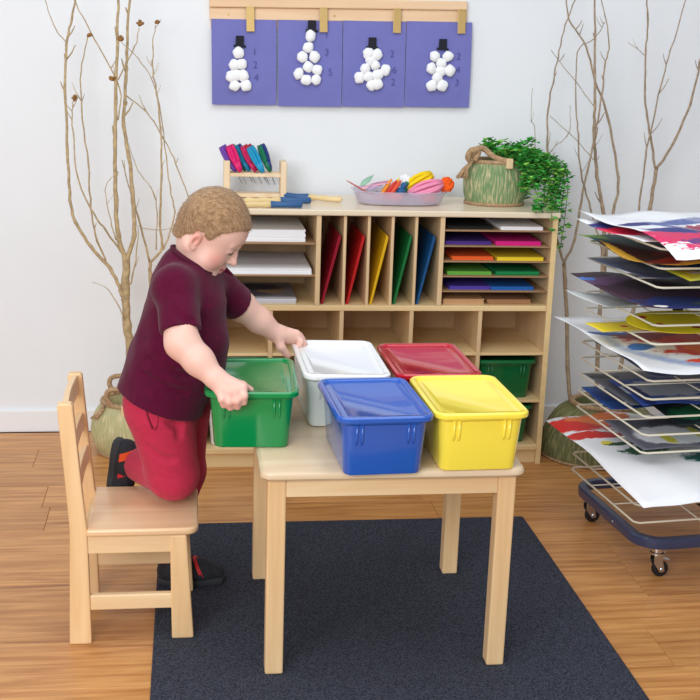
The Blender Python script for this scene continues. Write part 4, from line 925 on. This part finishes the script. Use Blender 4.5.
# eyelashes, brows, mouth line
for s in (-1, 1):
    pts = [surf(H(.10, s*w_, u_), -HF) for w_, u_ in ((.018, -.0325), (.024, -.0365), (.031, -.038), (.038, -.0365), (.043, -.033))]
    bpart('eyelash', MB().tube(smoothpath(pts, 3), .0011, 6), mat('lash_brown', C(92, 62, 48), .8))
    pts = [surf(H(.11, s*w_, u_), -HF, .08) for w_, u_ in ((.012, -.008), (.022, -.004), (.034, -.004), (.044, -.009))]
    bpart('eyebrow', MB().tube(smoothpath(pts, 3), [.0012]*3+[.0018]*4+[.0015]*2+[.001], 6), mat('brow_blond', C(188, 142, 108), .9))
pts = [surf(H(.11, w_, u_), -HF, .06) for w_, u_ in ((-.017, -.0835), (-.008, -.083), (0, -.0832), (.008, -.083), (.017, -.0835))]
bpart('lip_line', MB().tube(smoothpath(pts, 3), .0010, 6), mat('lip_dark', C(160, 84, 82), .7))
# hair: a close-cropped cap over the skull
HAIR = Field(HC-.115, HC+.115, .0024)
HAIR.ell(H(.005, 0, .002), (.0835, .0758, .0828), HR, .01); HAIR.ell(H(.038, 0, .001), (.0512, .0630, .0555), HR, .02)
HAIR.cap(H(-.022, 0, -.030), H(-.020, 0, -.062), .049, .0470, .02)
for s in (-1, 1): HAIR.cap(H(.004, s*.056, -.02), H(.012, s*.056, -.044), .013, .009, .012)
def hairline(P):
    q = (P-HC)@HR.T; f, s, u = q[..., 0], np.abs(q[..., 1]), q[..., 2]
    g = np.interp(f, [-.12, -.075, -.045, -.022, -.016, .000, .010, .022, .034, .050, .066, .09], [-.080, -.083, -.078, -.050, -.028, -.022, -.032, -.028, .000, .014, .030, .036])
    j = .0016*np.sin(f*620+s*400)+.0012*np.sin(s*900+f*230)
    return (g-u+j)*.8
sl, PP = HAIR.sub(HAIR.lo, HAIR.lo+HAIR.h*HAIR.n)
HAIR.F[sl] = np.maximum(HAIR.F[sl], hairline(PP).astype(np.float32))
HAIR.F[sl] += (.0006*np.sin(PP[..., 0]*700+PP[..., 2]*300)*np.sin(PP[..., 1]*600)).astype(np.float32)
HM = mat('hair_blond', C(134, 102, 74), .8, bump=.4, bscale=2.0, stretch=(60, 420, 60), col2=C(180, 146, 110), nscale=1.0, sheen=.2, spec=.25)
bpart('hair', HAIR.mesh(), HM)
# short strands standing just off the cap
st = MB(); st2 = MB(); rh = random.Random(4); hv, _, hf_ = HAIR.mesh(); hv = np.array(hv)
for k in range(11000):
    p = hv[rh.randrange(len(hv))]; q = HR@(p-HC)
    n_ = q/np.array((.0870, .0752, .0785))**2; n_ /= np.linalg.norm(n_)
    if q[2] < -.075 or np.linalg.norm(q) < .066: continue
    d = HR.T@(n_*.55+np.array((.5, 0, -.25))*(1 if q[2] > 0 else .3)+np.array([rh.gauss(0, .2) for _ in range(3)])); d /= np.linalg.norm(d); L = rh.uniform(.0035, .0065)
    s_ = np.cross(d, HR.T@n_); s_ = s_/(np.linalg.norm(s_)+1e-6)*.00045
    (st if rh.random() < .5 else st2).add([p-s_, p+s_, p+d*L], [(0, 1, 2)])
hs_ = bpart('hair_strands', st, mat('hair_light', C(176, 142, 106), .7, spec=.25), smooth=False); hs_['kind'] = 'stuff'
hs_ = bpart('hair_strands', st2, mat('hair_brown', C(138, 104, 74), .7, spec=.25), smooth=False); hs_['kind'] = 'stuff'

# --- shirt
def folds(amp, fx, seed):
    r = np.random.RandomState(seed); K = [(r.uniform(-1, 1, 3)*fx, r.uniform(0, 6), r.uniform(.4, 1)) for _ in range(6)]
    def fn(P):
        a = 0
        for k_, p_, w_ in K: a = a+w_*np.sin(P@k_+p_)
        return a*amp
    return fn
SHI = Field((-.23, -1.30, .50), (.19, -.78, 1.0), .0038)
TOR = [V3((-0.093, -1.035, 0.569)), V3((-0.065, -1.035, 0.658)), V3((-0.036, -1.035, 0.747)), V3((-0.028, -1.035, 0.817)), V3((-0.033, -1.035, 0.871)), V3((-0.026, -1.035, 0.905))]
SHI.chain(TOR, [.104, .104, .100, .092, .070, .058], .02)
SHI.cap(V3((-0.092, -1.066, 0.573)), V3((-0.058, -1.055, 0.676)), .100, .096, .03)
SHI.cap(V3((0.000, -1.035, 0.709)), V3((-0.005, -1.035, 0.645)), .072, .072, .03)
SHI.cap(SHN, SHF, .052, k=.03)
SLN = SHN+(ELN-SHN)*.80; SLF = SHF+(ELF-SHF)*.95
SHI.cap(SHN, ELN, .050, .0475, .02); SHI.cap(SHF, SHF+(ELF-SHF)*1.15, .050, .0465, .02)
SHI.warp(folds(.0009, 55, 1)); SHI.warp(folds(.0006, 110, 5))
# creases radiating from the arm pit and across the waist
def crease(fl_, pts, r_, outw=.45):
    """shallow groove along the cloth, fading out at both ends"""
    q = [surfT(fl_, V3(p), camv) for p in pts]; q = [V3(p) for p in smoothpath([tuple(p) for p in q], 5)]; n = len(q)
    for k in range(n-1):
        ra, rb = (r_*max(.15, math.sin(PI*(k+e)/n)) for e in (0, 1)); fl_.cap(q[k]-camv*ra*outw, q[k+1]-camv*rb*outw, ra, rb, .010, 'sub')
camv = np.array((.1, .96, -.25))
def surfT(fl_, p, d, mx=.12):
    p, d = V3(p), V3(d)/np.linalg.norm(d)
    for k in range(400):
        q_ = p+d*mx*k/400; i = np.round((q_-fl_.lo)/fl_.h).astype(int)
        if (i >= 0).all() and (i < fl_.n).all() and fl_.F[tuple(i)] < .0015: return q_
    return p+d*mx*.5
for pts in (((-0.109, -1.240, 0.778), (-0.060, -1.240, 0.755), (-0.006, -1.240, 0.750)), ((-0.132, -1.240, 0.736), (-0.076, -1.240, 0.698), (-0.006, -1.240, 0.684)), ((-0.141, -1.240, 0.694), (-0.092, -1.240, 0.660), (-0.029, -1.240, 0.641)), ((-0.059, -1.240, 0.853), (-0.037, -1.240, 0.825), (-0.010, -1.240, 0.816)), ((0.003, -1.240, 0.825), (0.017, -1.240, 0.778), (0.026, -1.240, 0.726))):
    crease(SHI, pts, .0085, .4)
n_ = (ELN-SHN)/np.linalg.norm(ELN-SHN); SHI.cut(SLN, n_, (SLN-np.array((.075, .10, .13)), SLN+np.array((.075, .018, .045))))
n_ = (ELF-SHF)/np.linalg.norm(ELF-SHF); SHI.cut(SLF, n_, (SLF-np.array((.02, .07, .08)), SLF+np.array((.1, .07, .07))))
cb0, cb1 = V3((-0.061, -1.040, 0.952)), V3((0.039, -1.040, 0.892)); dd = cb1-cb0; nn_ = np.array((-dd[2], 0, dd[0]))
SHI.cut(cb0, nn_, (np.array((-.10, -1.12, .86)), np.array((.19, -.96, 1.0))))
HEM = V3((-0.187, -1.035, 0.608))
SHI.cut(HEM, (-.35, .04, -.935), None)
CLOTH = mat('maroon_cotton', C(84, 9, 44), .9, noise=.10, nscale=60, bump=.35, bscale=420, sheen=.12, spec=.15)
shirt = bpart('shirt', SHI.mesh(), CLOTH)
ring = [NECK0*0+cb0+dd*(.5-.5*math.cos(a))+np.array((0, -.056*math.sin(a), 0)) for a in np.linspace(0, 2*PI, 32, endpoint=False)]
bpart('collar', MB().tube(ring, .0055, 8, closed=True), mat('maroon_rib', C(74, 6, 38), .9))
# --- trousers
TRO = Field((-.26, -1.20, .02), (.08, -.78, .66), .0042)
HIPN, KNN, ANN = V3((-0.090, -1.066, 0.542)), V3((-0.062, -1.055, 0.381)), V3((-0.152, -0.912, 0.356))
HIPF, KNF, ANF = V3((-0.050, -0.955, 0.530)), V3((-0.041, -0.862, 0.319)), V3((-0.085, -0.880, 0.080))
TRO.cap(V3((-0.090, -1.050, 0.578)), V3((-0.086, -1.010, 0.566)), .092, .092, .03)
TRO.chain([HIPN, KNN], [.083, .064], .03); TRO.chain([KNN, ANN], [.062, .044], .018)
TRO.chain([HIPF, KNF, ANF], [.084, .058, .044], .025)
TRO.warp(folds(.0008, 40, 2))
for pts in (((-0.144, -1.240, 0.492), (-0.112, -1.240, 0.452), (-0.062, -1.240, 0.426)), ((-0.139, -1.240, 0.516), (-0.107, -1.240, 0.481), (-0.066, -1.240, 0.471)), ((-0.088, -1.240, 0.574), (-0.052, -1.240, 0.559), (-0.010, -1.240, 0.573)), ((-0.015, -1.240, 0.573), (-0.020, -1.240, 0.524), (-0.029, -1.240, 0.480)), ((-0.070, -1.240, 0.603), (-0.052, -1.240, 0.534), (-0.048, -1.240, 0.480))):
    crease(TRO, pts, .0095, .35)
TRO.cut((0, 0, .60), (0, 0, 1)); n_ = (ANN-KNN)/np.linalg.norm(ANN-KNN)
TRO.cut(ANN, n_, (ANN-np.array((.055, .03, .05)), ANN+np.array((.03, .07, .07)))); TRO.cut((0, 0, .075), (0, 0, -1), (np.array((-.2, -.98, .02)), np.array((.08, -.78, .12))))
TRO.cut((0, 0, .3012), (0, 0, -1), (np.array((-.26, -1.20, .20)), np.array((.005, -.921, .335))))
RED_C = mat('raspberry_twill', C(190, 46, 76), .85, noise=.05, nscale=70, bump=.35, bscale=420, sheen=.1, spec=.2)
tro = bpart('trousers', TRO.mesh(), RED_C)
def seam(pts, r, m): bpart('seam', MB().tube(smoothpath([surfT(TRO, V3(p), camv) for p in pts], 4), r, 6), m)
DK = mat('raspberry_seam', C(120, 18, 42), .9)  # dark tone of the thin pocket seam lines
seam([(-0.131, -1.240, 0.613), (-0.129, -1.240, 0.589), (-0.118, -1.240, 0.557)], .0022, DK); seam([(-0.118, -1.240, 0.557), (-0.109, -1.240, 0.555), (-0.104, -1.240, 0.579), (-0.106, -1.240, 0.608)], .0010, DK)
# --- shoes
SOLE = mat('shoe_rubber', C(52, 54, 58), .7); UP = mat('shoe_upper', C(36, 38, 44), .75, noise=.2, nscale=80, bump=.3, bscale=200); ORG = mat('shoe_orange', C(232, 84, 30), .6); RDL = mat('shoe_red', C(206, 34, 38), .6); SOCK = mat('sock_white', C(226, 226, 228), .9)
shf = Field((-.11, -.05, -.01), (.12, .05, .12), .003)
shf.chain([(-.056, 0, .032), (-.02, 0, .036), (.03, 0, .028), (.068, 0, .024)], [.031, .033, .032, .024], .02)
shf.chain([(-.052, 0, .035), (-.046, 0, .068)], [.032, .031], .015)
shf.cap((-.045, 0, .072), (-.042, 0, .11), .024, k=.004, op='sub')
shf.cut((0, 0, .014), (0, 0, -1)); shf.cut((-.05, 0, .080), (-.15, 0, 1)); shoe_me = shf.mesh()
def outline(k=1):
    return [((x*k), y*k) for x, y in [(-.088, -.012), (-.08, -.026), (-.055, -.033), (-.02, -.030), (.02, -.034), (.06, -.034), (.086, -.024), (.096, -.006), (.096, .008), (.086, .026), (.06, .033), (.02, .031), (-.02, .029), (-.055, .032), (-.08, .026), (-.088, .012)]]
def shoe(M, parts):
    r_ = bpy.data.objects.new('shoe_upper', None)
    up_ = obj('shoe', shoe_me, UP, boy, smooth=True); up_.matrix_local = Matrix.Translation(-BASE) @ M
    so = MB().rings([[(x*.97, y*.95, 0) for x, y in outline()], [(x, y, .005) for x, y in outline()], [(x, y, .014) for x, y in outline()], [(x*.98, y*.96, .020) for x, y in outline()]])
    obj('sole', so, SOLE, up_, smooth='auto')
    for nm, m, x0, dx in parts:
        b = MB(); rs = []
        for k in range(15):
            a = -.1+(PI+.2)*k/14; rr = .0345 if nm == 'lace' else .0375
            c0 = (x0-.018*math.sin(a), rr*math.cos(a), .032+(rr+.002)*math.sin(a))
            rs.append([(c0[0]-dx/2, c0[1], c0[2]), (c0[0]+dx/2, c0[1], c0[2]-.002), (c0[0]+dx/2, c0[1]*1.06, c0[2]+.002*math.sin(a)), (c0[0]-dx/2, c0[1]*1.06, c0[2]+.004*math.sin(a))])
        obj(nm, b.rings(rs), m, up_, smooth='auto')
    obj('sock', MB().tube([(-.045, 0, .06), (-.043, 0, .085), (-.04, 0, .105)], [.027, .026, .026], 16), SOCK, up_, smooth=True)
    return up_
shoe(Matrix.Translation((-.020, -.888, .0075)) @ Matrix.Rotation(-.03, 4, 'Z'), (('strap', UP, .012, .018), ('lace', RDL, .030, .010)))
heel, toe = Vector((-0.193, -0.885, 0.411)), Vector((-0.215, -0.878, 0.235))
xa = (toe-heel).normalized(); za = Vector((.93, -.25, .2)); za = (za-xa*za.dot(xa)).normalized(); ya = za.cross(xa)
mid = heel.lerp(toe, .47)-za*.022
shoe(Matrix(((xa.x, ya.x, za.x, mid.x), (xa.y, ya.y, za.y, mid.y), (xa.z, ya.z, za.z, mid.z), (0, 0, 0, 1))), (('strap', ORG, -.052, .022), ('lace', RDL, .000, .012)))
